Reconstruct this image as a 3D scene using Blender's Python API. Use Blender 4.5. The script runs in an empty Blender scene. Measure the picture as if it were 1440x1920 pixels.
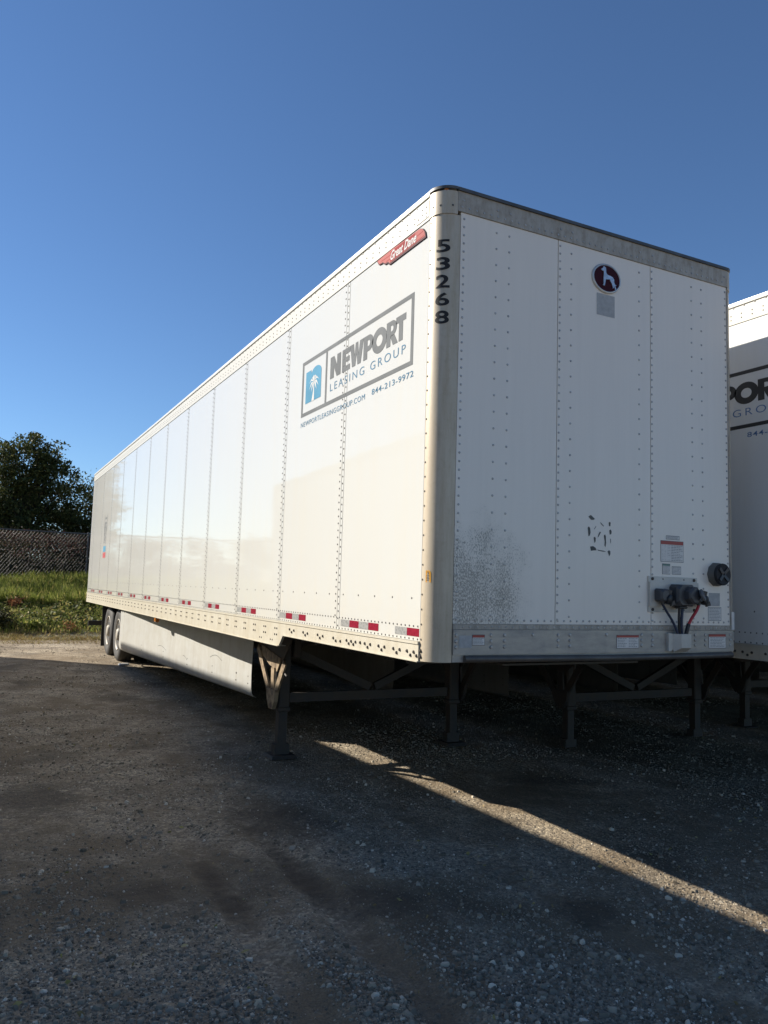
import bpy, bmesh, math, random
import numpy as np
from mathutils import Vector

R = math.radians
SC = bpy.context.scene
COL = SC.collection
random.seed(7)
rng = np.random.default_rng(11)

# ------------------------------------------------------------------ camera
cam_d = bpy.data.cameras.new('camera')
cam = bpy.data.objects.new('camera', cam_d)
COL.objects.link(cam)
SC.camera = cam
cam_d.sensor_fit = 'HORIZONTAL'
cam_d.sensor_width = 36.0
cam_d.lens = 36.0 * 1486.04 / 1440.0
cam_d.clip_end = 3000
cam_d.clip_start = 0.05


def cam_matrix(yaw, pitch, roll, loc):
    from mathutils import Matrix
    f = Vector((math.sin(yaw) * math.cos(pitch), math.cos(yaw) * math.cos(pitch), math.sin(pitch)))
    r = Vector((math.cos(yaw), -math.sin(yaw), 0))
    u = r.cross(f)
    r2 = r * math.cos(roll) + u * math.sin(roll)
    u2 = -r * math.sin(roll) + u * math.cos(roll)
    m = Matrix((r2, u2, -f)).transposed().to_4x4()
    m.translation = Vector(loc)
    return m


CAMLOC = (-2.4295, -4.0877, 1.5754)
cam.matrix_world = cam_matrix(0.473, 0.0949, 0.0295, CAMLOC)

# ------------------------------------------------------------------ light
SUN_VEC = Vector((-1.18, 1.19, 1.0)).normalized()        # towards the sun
SUN_EL = math.asin(SUN_VEC.z)
SUN_AZ = math.atan2(SUN_VEC.x, SUN_VEC.y)                 # from +y clockwise towards +x
W = bpy.data.worlds.new('World')
SC.world = W
W.use_nodes = True
wn = W.node_tree
for n in list(wn.nodes):
    wn.nodes.remove(n)
sky = wn.nodes.new('ShaderNodeTexSky')
sky.sky_type = 'NISHITA'
sky.sun_disc = False
sky.sun_elevation = SUN_EL
sky.sun_rotation = SUN_AZ
sky.altitude = 300
sky.air_density = 1.0
sky.dust_density = 0.0
sky.ozone_density = 7.0
bg = wn.nodes.new('ShaderNodeBackground')
bg.inputs['Strength'].default_value = 0.065
wo = wn.nodes.new('ShaderNodeOutputWorld')
wn.links.new(sky.outputs[0], bg.inputs[0])
wn.links.new(bg.outputs[0], wo.inputs[0])

sun_d = bpy.data.lights.new('sun', 'SUN')
sun_d.energy = 4.9
sun_d.angle = R(0.53)
sun_d.color = (1.0, 0.93, 0.82)
sun = bpy.data.objects.new('sun', sun_d)
COL.objects.link(sun)
sun.location = (-20, 20, 25)
sun.rotation_euler = SUN_VEC.to_track_quat('Z', 'Y').to_euler()

SC.view_settings.view_transform = 'Standard'
SC.view_settings.look = 'None'
SC.view_settings.exposure = 0.95
SC.view_settings.gamma = 1
SC.view_settings.use_curve_mapping = False

# ------------------------------------------------------------------ materials
MATS = {}


def nodes_of(name):
    m = bpy.data.materials.new(name)
    m.use_nodes = True
    nt = m.node_tree
    b = nt.nodes['Principled BSDF']
    MATS[name] = m
    return m, nt, b


def N(nt, t, **kw):
    n = nt.nodes.new(t)
    for k, v in kw.items():
        if hasattr(n, k):
            setattr(n, k, v)
        else:
            n.inputs[k].default_value = v
    return n


def ramp(nt, fac, stops):
    r = nt.nodes.new('ShaderNodeValToRGB')
    el = r.color_ramp.elements
    while len(el) < len(stops):
        el.new(0.5)
    for e, (p, c) in zip(el, stops):
        e.position = p
        e.color = (c[0], c[1], c[2], 1) if hasattr(c, '__len__') else (c, c, c, 1)
    nt.links.new(fac, r.inputs[0])
    return r.outputs[0]


def mix(nt, fac, a, b):
    m = nt.nodes.new('ShaderNodeMix')
    m.data_type = 'RGBA'
    if hasattr(fac, 'node'):
        nt.links.new(fac, m.inputs[0])
    else:
        m.inputs[0].default_value = fac
    for s, i in ((a, 6), (b, 7)):
        if hasattr(s, 'node'):
            nt.links.new(s, m.inputs[i])
        else:
            m.inputs[i].default_value = (s[0], s[1], s[2], 1)
    return m.outputs[2]


def math_n(nt, op, a, b=None, clamp=False):
    m = nt.nodes.new('ShaderNodeMath')
    m.operation = op
    m.use_clamp = clamp
    for s, i in ((a, 0), (b, 1)):
        if s is None:
            continue
        if hasattr(s, 'node'):
            nt.links.new(s, m.inputs[i])
        else:
            m.inputs[i].default_value = s
    return m.outputs[0]


def noise(nt, vec, scale, detail=4, rough=0.55, dist=0.0):
    n = N(nt, 'ShaderNodeTexNoise')
    n.inputs['Scale'].default_value = scale
    n.inputs['Detail'].default_value = detail
    n.inputs['Roughness'].default_value = rough
    n.inputs['Distortion'].default_value = dist
    nt.links.new(vec, n.inputs['Vector'])
    return n.outputs['Fac']


def bump(nt, bsdf, h, strength, dist):
    b = N(nt, 'ShaderNodeBump')
    b.inputs['Strength'].default_value = strength
    b.inputs['Distance'].default_value = dist
    nt.links.new(h, b.inputs['Height'])
    nt.links.new(b.outputs[0], bsdf.inputs['Normal'])


def objco(nt, scale=None):
    t = N(nt, 'ShaderNodeTexCoord')
    if scale is None:
        return t.outputs['Object']
    m = N(nt, 'ShaderNodeMapping')
    m.inputs['Scale'].default_value = scale
    nt.links.new(t.outputs['Object'], m.inputs['Vector'])
    return m.outputs[0]


def simple(name, col, rough=0.5, metal=0.0, var=0.15, scale=6.0, bmp=0.0, spec=None, col2=None, stretch=None):
    m, nt, b = nodes_of(name)
    co = objco(nt, stretch)
    f = noise(nt, co, scale, 5)
    dark = col2 if col2 else [c * (1 - var) for c in col]
    lite = [min(1, c * (1 + var * 0.5)) for c in col]
    c = ramp(nt, f, [(0.32, dark), (0.62, lite)])
    nt.links.new(c, b.inputs['Base Color'])
    b.inputs['Roughness'].default_value = rough
    b.inputs['Metallic'].default_value = metal
    if spec is not None:
        b.inputs['Specular IOR Level'].default_value = spec
    if bmp:
        bump(nt, b, noise(nt, co, scale * 6, 3), bmp, 0.004)
    return m


def paint_mat(name, col, rough, dirt=(0.55, 0.49, 0.38), dirt_amt=0.25, wave=0.35, spec=0.22):
    """glossy sheet: faint streaks of dirt, very slight oil-canning"""
    m, nt, b = nodes_of(name)
    co = objco(nt)
    st = objco(nt, (1.0, 3.0, 0.25))
    f1 = noise(nt, st, 3.0, 6, 0.65)
    f2 = noise(nt, co, 1.1, 3)
    k = math_n(nt, 'MULTIPLY', ramp(nt, f1, [(0.45, 0.0), (0.8, 1.0)]), dirt_amt)
    k = math_n(nt, 'ADD', k, math_n(nt, 'MULTIPLY', ramp(nt, f2, [(0.4, 0.0), (0.8, 1.0)]), dirt_amt * 0.35))
    # grime near the bottom edge of the wall
    sep = N(nt, 'ShaderNodeSeparateXYZ')
    nt.links.new(co, sep.inputs[0])
    zt = ramp(nt, math_n(nt, 'SUBTRACT', sep.outputs[2], 1.15, True), [(0.0, 0.38), (0.55, 0.0)])
    gr = math_n(nt, 'MULTIPLY', zt, ramp(nt, noise(nt, co, 7.0, 6, 0.7), [(0.4, 0.15), (0.75, 1.0)]))
    k = math_n(nt, 'ADD', k, gr, True)
    c = mix(nt, k, col, dirt)
    b.inputs['Specular IOR Level'].default_value = spec
    nt.links.new(c, b.inputs['Base Color'])
    r = math_n(nt, 'ADD', math_n(nt, 'MULTIPLY', f1, 0.05), rough)
    nt.links.new(r, b.inputs['Roughness'])
    if wave:
        bump(nt, b, noise(nt, co, 1.6, 1), wave, 0.006)
    return m


paint_mat('white_side', (0.512, 0.515, 0.492), 0.015, dirt_amt=0.2, wave=0.3)
paint_mat('white_shade_lift', (0.74, 0.74, 0.72), 0.03, dirt_amt=0.15, wave=0.25)  # lighter copy of white_side, brightens panels that lie in shade
paint_mat('white_wall', (0.80, 0.79, 0.76), 0.05, dirt_amt=0.15, wave=0.25)  # same white raised on the right wall to bounce light at the neighbour
paint_mat('white_strip', (0.512, 0.515, 0.492), 0.2, dirt_amt=0.2, wave=0)
paint_mat('cream_rail', (0.53, 0.50, 0.42), 0.35, dirt=(0.36, 0.30, 0.20), dirt_amt=0.35, wave=0)
paint_mat('white_skirt', (0.512, 0.515, 0.492), 0.3, dirt=(0.349, 0.315, 0.249), dirt_amt=0.4, wave=0.5)
paint_mat('skirt_shaded', (0.20, 0.19, 0.17), 0.45, dirt=(0.12, 0.1, 0.08), dirt_amt=0.5, wave=0.3)  # skirt white darkened: under-trailer shade put into the colour
paint_mat('top_rail_white', (0.523, 0.502, 0.440), 0.35, dirt=(0.373, 0.349, 0.299), dirt_amt=0.35, wave=0)


def front_white():
    m, nt, b = nodes_of('front_white')
    co = objco(nt)
    sep = N(nt, 'ShaderNodeSeparateXYZ')
    nt.links.new(co, sep.inputs[0])
    x, z = sep.outputs[0], sep.outputs[2]
    base = mix(nt, math_n(nt, 'MULTIPLY', noise(nt, objco(nt, (4, 1, 0.3)), 2.5, 6, 0.65), 0.35), (0.86, 0.80, 0.71), (0.72, 0.665, 0.58))
    # road spray: a speckled patch low on the first panel
    dx = math_n(nt, 'DIVIDE', math_n(nt, 'SUBTRACT', x, 0.34), 0.42)
    dz = math_n(nt, 'DIVIDE', math_n(nt, 'SUBTRACT', z, 1.62), 0.46)
    d = math_n(nt, 'ADD', math_n(nt, 'MULTIPLY', dx, dx), math_n(nt, 'MULTIPLY', dz, dz))
    d = math_n(nt, 'ADD', d, math_n(nt, 'MULTIPLY', math_n(nt, 'SUBTRACT', noise(nt, co, 3.2, 6, 0.7), 0.5), 3.0))
    mask = ramp(nt, d, [(0.0, 0.9), (1.5, 0.0)])
    sp = noise(nt, objco(nt, (1, 1, 0.55)), 140.0, 3, 0.6)
    sp2 = noise(nt, objco(nt, (1, 1, 0.6)), 70.0, 2, 0.6)
    s = math_n(nt, 'ADD', sp, math_n(nt, 'MULTIPLY', mask, 0.2))
    s = math_n(nt, 'ADD', s, math_n(nt, 'MULTIPLY', math_n(nt, 'SUBTRACT', sp2, 0.5), 0.25))
    spk = ramp(nt, s, [(0.62, 0.0), (0.70, 1.0)])
    k = math_n(nt, 'MULTIPLY', spk, ramp(nt, mask, [(0.0, 0.0), (0.6, 0.68)]))
    run = ramp(nt, noise(nt, objco(nt, (22, 1, 0.9)), 1.0, 5, 0.65), [(0.42, 0.0), (0.75, 1.0)])
    veil = math_n(nt, 'MULTIPLY', mask, math_n(nt, 'ADD', 0.20, math_n(nt, 'MULTIPLY', run, 0.4)))
    base = mix(nt, math_n(nt, 'MULTIPLY', run, 0.07), base, (0.45, 0.41, 0.34))
    c = mix(nt, veil, base, (0.38, 0.36, 0.31))
    c = mix(nt, k, c, (0.16, 0.145, 0.115))
    # stray specks everywhere
    st = ramp(nt, noise(nt, co, 60.0, 2, 0.5), [(0.77, 0.0), (0.80, 0.5)])
    c = mix(nt, st, c, (0.15, 0.15, 0.14))
    nt.links.new(c, b.inputs['Base Color'])
    b.inputs['Roughness'].default_value = 0.28
    bump(nt, b, noise(nt, objco(nt, (1, 1, .7)), 2.2, 2), 0.6, 0.007)


front_white()


def alu_mat(name, col, rough, metal, dirt, amt, stretch=(1, 1, 1), scale=5.0):
    m, nt, b = nodes_of(name)
    co = objco(nt)
    f = noise(nt, objco(nt, stretch), scale, 8, 0.7)
    g = noise(nt, co, scale * 5, 4, 0.7)
    k = math_n(nt, 'ADD', math_n(nt, 'MULTIPLY', ramp(nt, f, [(0.4, 0.0), (0.75, 1.0)]), amt),
               math_n(nt, 'MULTIPLY', ramp(nt, g, [(0.5, 0.0), (0.8, 1.0)]), amt * 0.5), True)
    c = mix(nt, k, col, dirt)
    nt.links.new(c, b.inputs['Base Color'])
    b.inputs['Metallic'].default_value = metal
    nt.links.new(math_n(nt, 'ADD', math_n(nt, 'MULTIPLY', k, 0.3), rough), b.inputs['Roughness'])
    bump(nt, b, g, 0.12, 0.003)
    return m


alu_mat('post_alu', (0.540, 0.468, 0.360), 0.4, 0.2, (0.324, 0.252, 0.162), 0.55, (5, 5, 0.5), 4.0)
alu_mat('front_rail_alu', (0.42, 0.39, 0.34), 0.45, 0.4, (0.24, 0.23, 0.22), 0.6, (1, 1, 4), 4.0)
alu_mat('header_alu', (0.43, 0.39, 0.33), 0.5, 0.2, (0.20, 0.175, 0.14), 0.7, (3, 3, 1), 6.0)
alu_mat('bar_steel', (0.12, 0.11, 0.10), 0.45, 0.4, (0.05, 0.045, 0.04), 0.6)
alu_mat('galvanised', (0.55, 0.55, 0.54), 0.4, 0.6, (0.3, 0.28, 0.25), 0.4)
alu_mat('plate_beige', (0.55, 0.53, 0.48), 0.45, 0.2, (0.34, 0.31, 0.26), 0.4)
alu_mat('rim_alu', (0.372, 0.341, 0.285), 0.6, 0.0, (0.236, 0.205, 0.161), 0.55, scale=7)
simple('dark_lip', (0.09, 0.09, 0.09), 0.5, 0.3, 0.4)
simple('joint_dark', (0.05, 0.048, 0.045), 0.7, 0, 0.3)
simple('rivet_steel', (0.10, 0.095, 0.09), 0.5, 0.3, 0.3, 40)
simple('rivet_front', (0.42, 0.41, 0.39), 0.4, 0.4, 0.3, 40)
simple('bolt_dark', (0.07, 0.062, 0.055), 0.5, 0.4, 0.3, 40)
simple('roof_white', (0.7, 0.7, 0.68), 0.4)
simple('tyre_rubber', (0.028, 0.027, 0.026), 0.75, 0, 0.3, 9, 0.3, col2=(0.05, 0.047, 0.043))
simple('black_paint', (0.02, 0.02, 0.021), 0.5, 0, 0.4, 8, 0.2, col2=(0.045, 0.038, 0.03))
simple('floor_dark', (0.03, 0.027, 0.025), 0.7, 0, 0.4)
simple('rust_steel', (0.306, 0.230, 0.145), 0.6, 0.1, 0.4, 14, 0.3, col2=(0.085, 0.055, 0.034))
simple('leg_steel', (0.028, 0.025, 0.023), 0.6, 0.0, 0.4, 10, 0.2, col2=(0.05, 0.036, 0.026))
simple('rubber_black', (0.018, 0.018, 0.019), 0.45)
simple('plastic_grey', (0.055, 0.057, 0.062), 0.4, 0, 0.25, 8, 0.1)
simple('cap_grey', (0.11, 0.112, 0.115), 0.45, 0, 0.25, 8)
simple('hose_blue', (0.018, 0.035, 0.075), 0.45)
simple('hose_red', (0.45, 0.025, 0.03), 0.4)
simple('lens_amber', (0.38, 0.12, 0.02), 0.2)
simple('vent_black', (0.008, 0.008, 0.010), 0.6)
simple('vent_base', (0.12, 0.115, 0.10), 0.5)
simple('ink_faded', (0.150, 0.158, 0.162), 0.6, 0, 0.12, 3, spec=0.03)
simple('ink_dark', (0.02, 0.021, 0.024), 0.35, 0, 0.2, 3)
simple('blue_faded', (0.093, 0.25, 0.37), 0.6, 0, 0.12, 3, spec=0.03)
simple('blue_text', (0.085, 0.18, 0.27), 0.6, 0, 0.12, 3, spec=0.03)
simple('blue_dark', (0.07, 0.17, 0.36), 0.35, 0, 0.12, 3)
simple('white_vinyl', (0.53, 0.525, 0.51), 0.6, 0, 0.03, spec=0.03)
simple('digit_black', (0.014, 0.013, 0.013), 0.7, 0, 0.2)
simple('badge_red', (0.26, 0.045, 0.045), 0.6, 0, 0.15, 5, spec=0.03)
simple('badge_pink', (0.37, 0.13, 0.12), 0.6, 0, 0.12, 5, spec=0.03)
simple('badge_edge', (0.05, 0.008, 0.014), 0.6, spec=0.1)
simple('emblem_maroon', (0.043, 0.004, 0.011), 0.6, spec=0.15)
simple('emblem_silver', (0.50, 0.53, 0.57), 0.3, 0.5, 0.3, 30)
simple('sticker_white', (0.68, 0.66, 0.62), 0.4, 0, 0.06, 20)
simple('sticker_red', (0.38, 0.05, 0.035), 0.4)
simple('sticker_orange', (0.75, 0.36, 0.03), 0.4)
simple('sticker_green', (0.11, 0.22, 0.18), 0.4)
simple('sticker_grey', (0.40, 0.40, 0.39), 0.5, 0, 0.15, 30)
simple('print_ink', (0.10, 0.10, 0.11), 0.5)
simple('residue', (0.10, 0.105, 0.095), 0.7, 0, 0.35, 30)
simple('flag_red', (0.45, 0.08, 0.08), 0.4)


def tape_mat(name, a, b_):
    m, nt, b = nodes_of(name)
    co = objco(nt)
    v = N(nt, 'ShaderNodeTexVoronoi')
    v.inputs['Scale'].default_value = 60
    nt.links.new(co, v.inputs['Vector'])
    c = ramp(nt, v.outputs['Distance'], [(0.15, a), (0.6, b_)])
    sc = ramp(nt, noise(nt, objco(nt, (1, 1, 4)), 14, 4, 0.7), [(0.66, 0.0), (0.70, 1.0)])
    c = mix(nt, math_n(nt, 'MULTIPLY', sc, 0.5), c, (0.45, 0.44, 0.42))
    b.inputs['Specular IOR Level'].default_value = 0.06
    nt.links.new(c, b.inputs['Base Color'])
    b.inputs['Roughness'].default_value = 0.3


tape_mat('tape_silver', (0.19, 0.195, 0.19), (0.29, 0.29, 0.28))
tape_mat('tape_red', (0.17, 0.010, 0.024), (0.23, 0.016, 0.034))

# ------------------------------------------------------------------ mesh helpers


class MB:
    def __init__(s):
        s.v = []
        s.f = []
        s.m = []
        s.sm = []
        s.mi = 0
        s.smooth = False

    def face(s, idx):
        s.f.append(tuple(idx))
        s.m.append(s.mi)
        s.sm.append(s.smooth)

    def poly(s, pts):
        b = len(s.v)
        s.v += [tuple(p) for p in pts]
        s.face(range(b, b + len(pts)))

    def box(s, x0, x1, y0, y1, z0, z1):
        s.hexa([(x0, y0, z0), (x1, y0, z0), (x1, y1, z0), (x0, y1, z0), (x0, y0, z1), (x1, y0, z1), (x1, y1, z1), (x0, y1, z1)])

    def hexa(s, p):
        b = len(s.v)
        s.v += [tuple(q) for q in p]
        for f in ((3, 2, 1, 0), (4, 5, 6, 7), (0, 1, 5, 4), (1, 2, 6, 5), (2, 3, 7, 6), (3, 0, 4, 7)):
            s.face([b + i for i in f])

    def bevbox(s, x0, x1, y0, y1, z0, z1, c):
        """box with chamfered vertical-ish edges on all sides (three stacked rings)"""
        rings = []
        for (z, k) in ((z0, c), (z0 + c, 0), (z1 - c, 0), (z1, c)):
            rings.append([(x0 + k + c, y0 + k, z), (x1 - k - c, y0 + k, z), (x1 - k, y0 + k + c, z), (x1 - k, y1 - k - c, z),
                          (x1 - k - c, y1 - k, z), (x0 + k + c, y1 - k, z), (x0 + k, y1 - k - c, z), (x0 + k, y0 + k + c, z)])
        s.loft(rings, True)

    def loft(s, rings, cap=True, closed=True):
        b = len(s.v)
        n = len(rings[0])
        for r in rings:
            s.v += [tuple(p) for p in r]
        for i in range(len(rings) - 1):
            for j in range(n if closed else n - 1):
                k = (j + 1) % n
                s.face((b + i * n + j, b + i * n + k, b + (i + 1) * n + k, b + (i + 1) * n + j))
        if cap:
            s.face([b + j for j in reversed(range(n))])
            s.face([b + (len(rings) - 1) * n + j for j in range(n)])

    def tube(s, path, rad, n=8, cap=True):
        path = [Vector(p) for p in path]
        if not hasattr(rad, '__len__'):
            rad = [rad] * len(path)
        rings = []
        for i, p in enumerate(path):
            d = (path[min(i + 1, len(path) - 1)] - path[max(i - 1, 0)]).normalized()
            a = d.cross(Vector((0, 0, 1)) if abs(d.z) < 0.9 else Vector((1, 0, 0))).normalized()
            c = d.cross(a)
            rings.append([p + (a * math.cos(t) + c * math.sin(t)) * rad[i] for t in [2 * math.pi * k / n for k in range(n)]])
        o = s.smooth
        s.smooth = True
        b = len(s.f)
        s.loft(rings, cap)
        s.smooth = o

    def bar(s, p, q, w, h, up=(0, 0, 1)):
        p, q, up = Vector(p), Vector(q), Vector(up)
        d = (q - p).normalized()
        a = d.cross(up).normalized() * w / 2
        c = a.cross(d).normalized() * h / 2
        s.hexa([p - a - c, p + a - c, p + a + c, p - a + c, q - a - c, q + a - c, q + a + c, q - a + c])

    def lathe(s, prof, c, axis, n=32):
        """prof = [(along axis, radius)]"""
        ax = Vector(axis).normalized()
        a = ax.cross(Vector((0, 0, 1)) if abs(ax.z) < 0.9 else Vector((1, 0, 0))).normalized()
        e = ax.cross(a)
        c = Vector(c)
        rings = [[c + ax * h + (a * math.cos(2 * math.pi * k / n) + e * math.sin(2 * math.pi * k / n)) * max(r, 1e-4) for k in range(n)] for h, r in prof]
        s.loft(rings, True)

    def prism(s, pts, off):
        """extrude a flat polygon (3D points) by off"""
        off = Vector(off)
        a = [Vector(p) for p in pts]
        b = len(s.v)
        n = len(a)
        s.v += [tuple(p) for p in a] + [tuple(p + off) for p in a]
        s.face(range(b + n - 1, b - 1, -1))
        s.face(range(b + n, b + 2 * n))
        for j in range(n):
            k = (j + 1) % n
            s.face((b + j, b + k, b + n + k, b + n + j))

    def rivet(s, p, nrm, r=0.008, h=0.004):
        p, nrm = Vector(p), Vector(nrm)
        a = nrm.cross(Vector((0, 0, 1)) if abs(nrm.z) < 0.9 else Vector((1, 0, 0))).normalized()
        c = nrm.cross(a)
        b = len(s.v)
        ring = [(a * math.cos(k * math.pi / 3) + c * math.sin(k * math.pi / 3)) for k in range(6)]
        s.v += [tuple(p + q * r) for q in ring] + [tuple(p + q * r * 0.75 + nrm * h * 0.8) for q in ring] + [tuple(p + nrm * h)]
        o = s.smooth
        s.smooth = True
        for k in range(6):
            l = (k + 1) % 6
            s.face((b + k, b + l, b + 6 + l, b + 6 + k))
            s.face((b + 6 + k, b + 6 + l, b + 12))
        s.smooth = o

    def islands(s, min_gap=None):
        """split into connected pieces, one MB each"""
        par = list(range(len(s.v)))

        def find(a):
            while par[a] != a:
                par[a] = par[par[a]]
                a = par[a]
            return a
        for f in s.f:
            for i in f[1:]:
                par[find(i)] = find(f[0])
        groups = {}
        for f in s.f:
            groups.setdefault(find(f[0]), []).append(f)
        out = []
        for fs in groups.values():
            m = MB()
            mp = {}
            for f in fs:
                for i in f:
                    if i not in mp:
                        mp[i] = len(m.v)
                        m.v.append(s.v[i])
                m.face([mp[i] for i in f])
            out.append(m)
        return out

    def build(s, name, mats, parent=None, kind=None, sharp=None, label=None):
        me = bpy.data.meshes.new(name)
        me.from_pydata(s.v, [], s.f)
        if not isinstance(mats, (list, tuple)):
            mats = [mats]
        for m in mats:
            me.materials.append(MATS[m])
        me.polygons.foreach_set('material_index', s.m)
        me.polygons.foreach_set('use_smooth', s.sm)
        if any(s.sm):
            me.set_sharp_from_angle(angle=R(40))
        me.update()
        o = bpy.data.objects.new(name, me)
        COL.objects.link(o)
        if parent:
            o.parent = parent
        if kind:
            o['kind'] = kind
        if label:
            o['label'] = label
        return o


def np_mesh(name, verts, faces, mats, kind=None, parent=None, smooth=False, midx=None):
    """verts (n,3), faces (m,k) arrays with constant k"""
    me = bpy.data.meshes.new(name)
    nv, (nf, k) = len(verts), faces.shape
    me.vertices.add(nv)
    me.vertices.foreach_set('co', np.asarray(verts, dtype=np.float32).ravel())
    me.loops.add(nf * k)
    me.polygons.add(nf)
    me.polygons.foreach_set('loop_start', np.arange(0, nf * k, k, dtype=np.int32))
    me.loops.foreach_set('vertex_index', faces.astype(np.int32).ravel())
    for m in (mats if isinstance(mats, (list, tuple)) else [mats]):
        me.materials.append(MATS[m])
    if midx is not None:
        me.polygons.foreach_set('material_index', midx.astype(np.int32))
    me.polygons.foreach_set('use_smooth', np.full(nf, smooth))
    me.update(calc_edges=True)
    me.validate()
    o = bpy.data.objects.new(name, me)
    COL.objects.link(o)
    if kind:
        o['kind'] = kind
    if parent:
        o.parent = parent
    return o


def thing(name, label, cat, loc=(0, 0, 0), rz=0.0, group=None):
    o = bpy.data.objects.new(name, None)
    COL.objects.link(o)
    o.location = loc
    o.rotation_euler = (0, 0, rz)
    o.empty_display_size = 0.3
    o['label'] = label
    o['category'] = cat
    if group:
        o['group'] = group
    return o


def tag(o, label, cat, group=None):
    o['label'] = label
    o['category'] = cat
    if group:
        o['group'] = group
    return o


def text_mesh(body, bold=0.0, shear=0.0, spacing=1.0, cuts=0):
    """2D text outline filled, normalised to its own box: returns (verts uv, faces, aspect)"""
    cu = bpy.data.curves.new('lettering', 'FONT')
    cu.body = body
    cu.offset = bold
    cu.shear = shear
    cu.space_character = spacing
    cu.resolution_u = 6
    cu.fill_mode = 'FRONT'
    ob = bpy.data.objects.new('lettering', cu)
    COL.objects.link(ob)
    dg = bpy.context.evaluated_depsgraph_get()
    me = bpy.data.meshes.new_from_object(ob.evaluated_get(dg))
    bm = bmesh.new()
    bm.from_mesh(me)
    if cuts:
        bmesh.ops.triangulate(bm, faces=bm.faces[:])
        xs = [q.co.x for q in bm.verts]
        for k in range(1, cuts):
            c = min(xs) + (max(xs) - min(xs)) * k / cuts
            bmesh.ops.bisect_plane(bm, geom=bm.verts[:] + bm.edges[:] + bm.faces[:], plane_co=(c, 0, 0), plane_no=(1, 0, 0))
    bm.verts.index_update()
    v = np.array([x.co[:] for x in bm.verts])
    f = [tuple(q.index for q in p.verts) for p in bm.faces]
    bm.free()
    bpy.data.objects.remove(ob)
    bpy.data.curves.remove(cu)
    bpy.data.meshes.remove(me)
    lo, hi = v.min(0), v.max(0)
    uv = (v[:, :2] - lo[:2]) / (hi - lo)[:2]
    return uv, f, (hi - lo)[0] / (hi - lo)[1]


def put_text(mb, body, fn, bold=0.0, shear=0.0, spacing=1.0, cuts=0):
    uv, f, a = text_mesh(body, bold, shear, spacing, cuts)
    b = len(mb.v)
    mb.v += [tuple(fn(u, v)) for u, v in uv]
    for q in f:
        mb.face([b + i for i in q])


# value noise for terrain
def vnoise(x, y, seed):
    xi, yi = np.floor(x).astype(int), np.floor(y).astype(int)
    fx, fy = x - xi, y - yi
    fx, fy = fx * fx * (3 - 2 * fx), fy * fy * (3 - 2 * fy)

    def h(a, b):
        n = (a * 374761393 + b * 668265263 + seed * 974634) & 0x7fffffff
        n = ((n ^ (n >> 13)) * 1274126177) & 0x7fffffff
        return ((n ^ (n >> 16)) & 0xffff) / 65535.0
    return (h(xi, yi) * (1 - fx) + h(xi + 1, yi) * fx) * (1 - fy) + (h(xi, yi + 1) * (1 - fx) + h(xi + 1, yi + 1) * fx) * fy


def fbm(x, y, seed, octs=4):
    t = 0
    a = 0.5
    for i in range(octs):
        t = t + a * vnoise(x * 2 ** i, y * 2 ** i, seed + i)
        a *= 0.5
    return t


def sstep(a, b, t):
    t = np.clip((t - a) / (b - a), 0, 1)
    return t * t * (3 - 2 * t)


def yard_z(x, y):
    x, y = np.asarray(x, float), np.asarray(y, float)
    z = -0.105 + 0.135 * sstep(4, 12, y)
    d = np.hypot(x, y)
    k = np.clip(1.3 - d / 25, 0, 1)
    z = z + k * (0.035 * (fbm(x * 0.7, y * 0.45, 3) - 0.47) + 0.022 * (fbm(x * 3, y * 3, 9) - 0.47))
    # tyre ruts, two side by side, with the print of the lugs in soft dirt
    for (cx, w, dpt) in ((-0.62, 0.10, 0.020), (-1.10, 0.10, 0.018), (-2.35, 0.12, 0.014), (0.55, .12, .010)):
        c = cx + 0.03 * np.sin(y * 1.3)
        e = (x - c) / w
        ln = sstep(2.6, 1.2, y) * sstep(-2.6, -1.4, y)
        z = z - dpt * np.exp(-e ** 4) * k * ln + dpt * 0.55 * np.exp(-((np.abs(e) - 1.5) / 0.45) ** 2) * k * ln
        lug = np.maximum(np.sin((y + 0.25 * np.abs(x - c) + 0.01 * np.sin(x * 60)) * 2 * math.pi / 0.115), -0.2)
        z = z + 0.011 * lug * np.exp(-e ** 4) * k * sstep(1.6, 1.1, y) * sstep(-0.75, -0.2, y) * (fbm(x * 3, y * 3, 55) * 1.6)
    return z


def rut_mask(x, y):
    m = 0 * x
    for cx in (-0.62, -1.10, -2.35, .55):
        m = np.maximum(m, np.exp(-((x - cx) / 0.11) ** 4) * sstep(2.6, 1.2, y))
    for (px, py, rx, ry) in ((-1.5, 0.45, .30, .28), (-0.35, -0.15, .34, .32), (-0.35, 1.5, .45, .7), (0.6, -0.7, .3, .25), (-1.9, 2.6, .4, .6)):
        m = np.maximum(m, np.exp(-(((x - px) / rx) ** 2 + ((y - py) / ry) ** 2)))
    return m


def bank_z(x, y):
    x, y = np.asarray(x, float), np.asarray(y, float)
    base = np.interp(y, [17.0, 17.8, 18.4, 24.0, 27.0, 60.0, 2000.0], [-0.12, 0.02, 0.08, 1.28, 1.5, 1.6, 1.6])
    bumpy = 0.16 * (fbm(x * 0.8, y * 0.8, 21) - 0.47) + 0.06 * (fbm(x * 3, y * 3, 22) - 0.47)
    return base + bumpy * sstep(17.6, 19.0, y)


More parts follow.
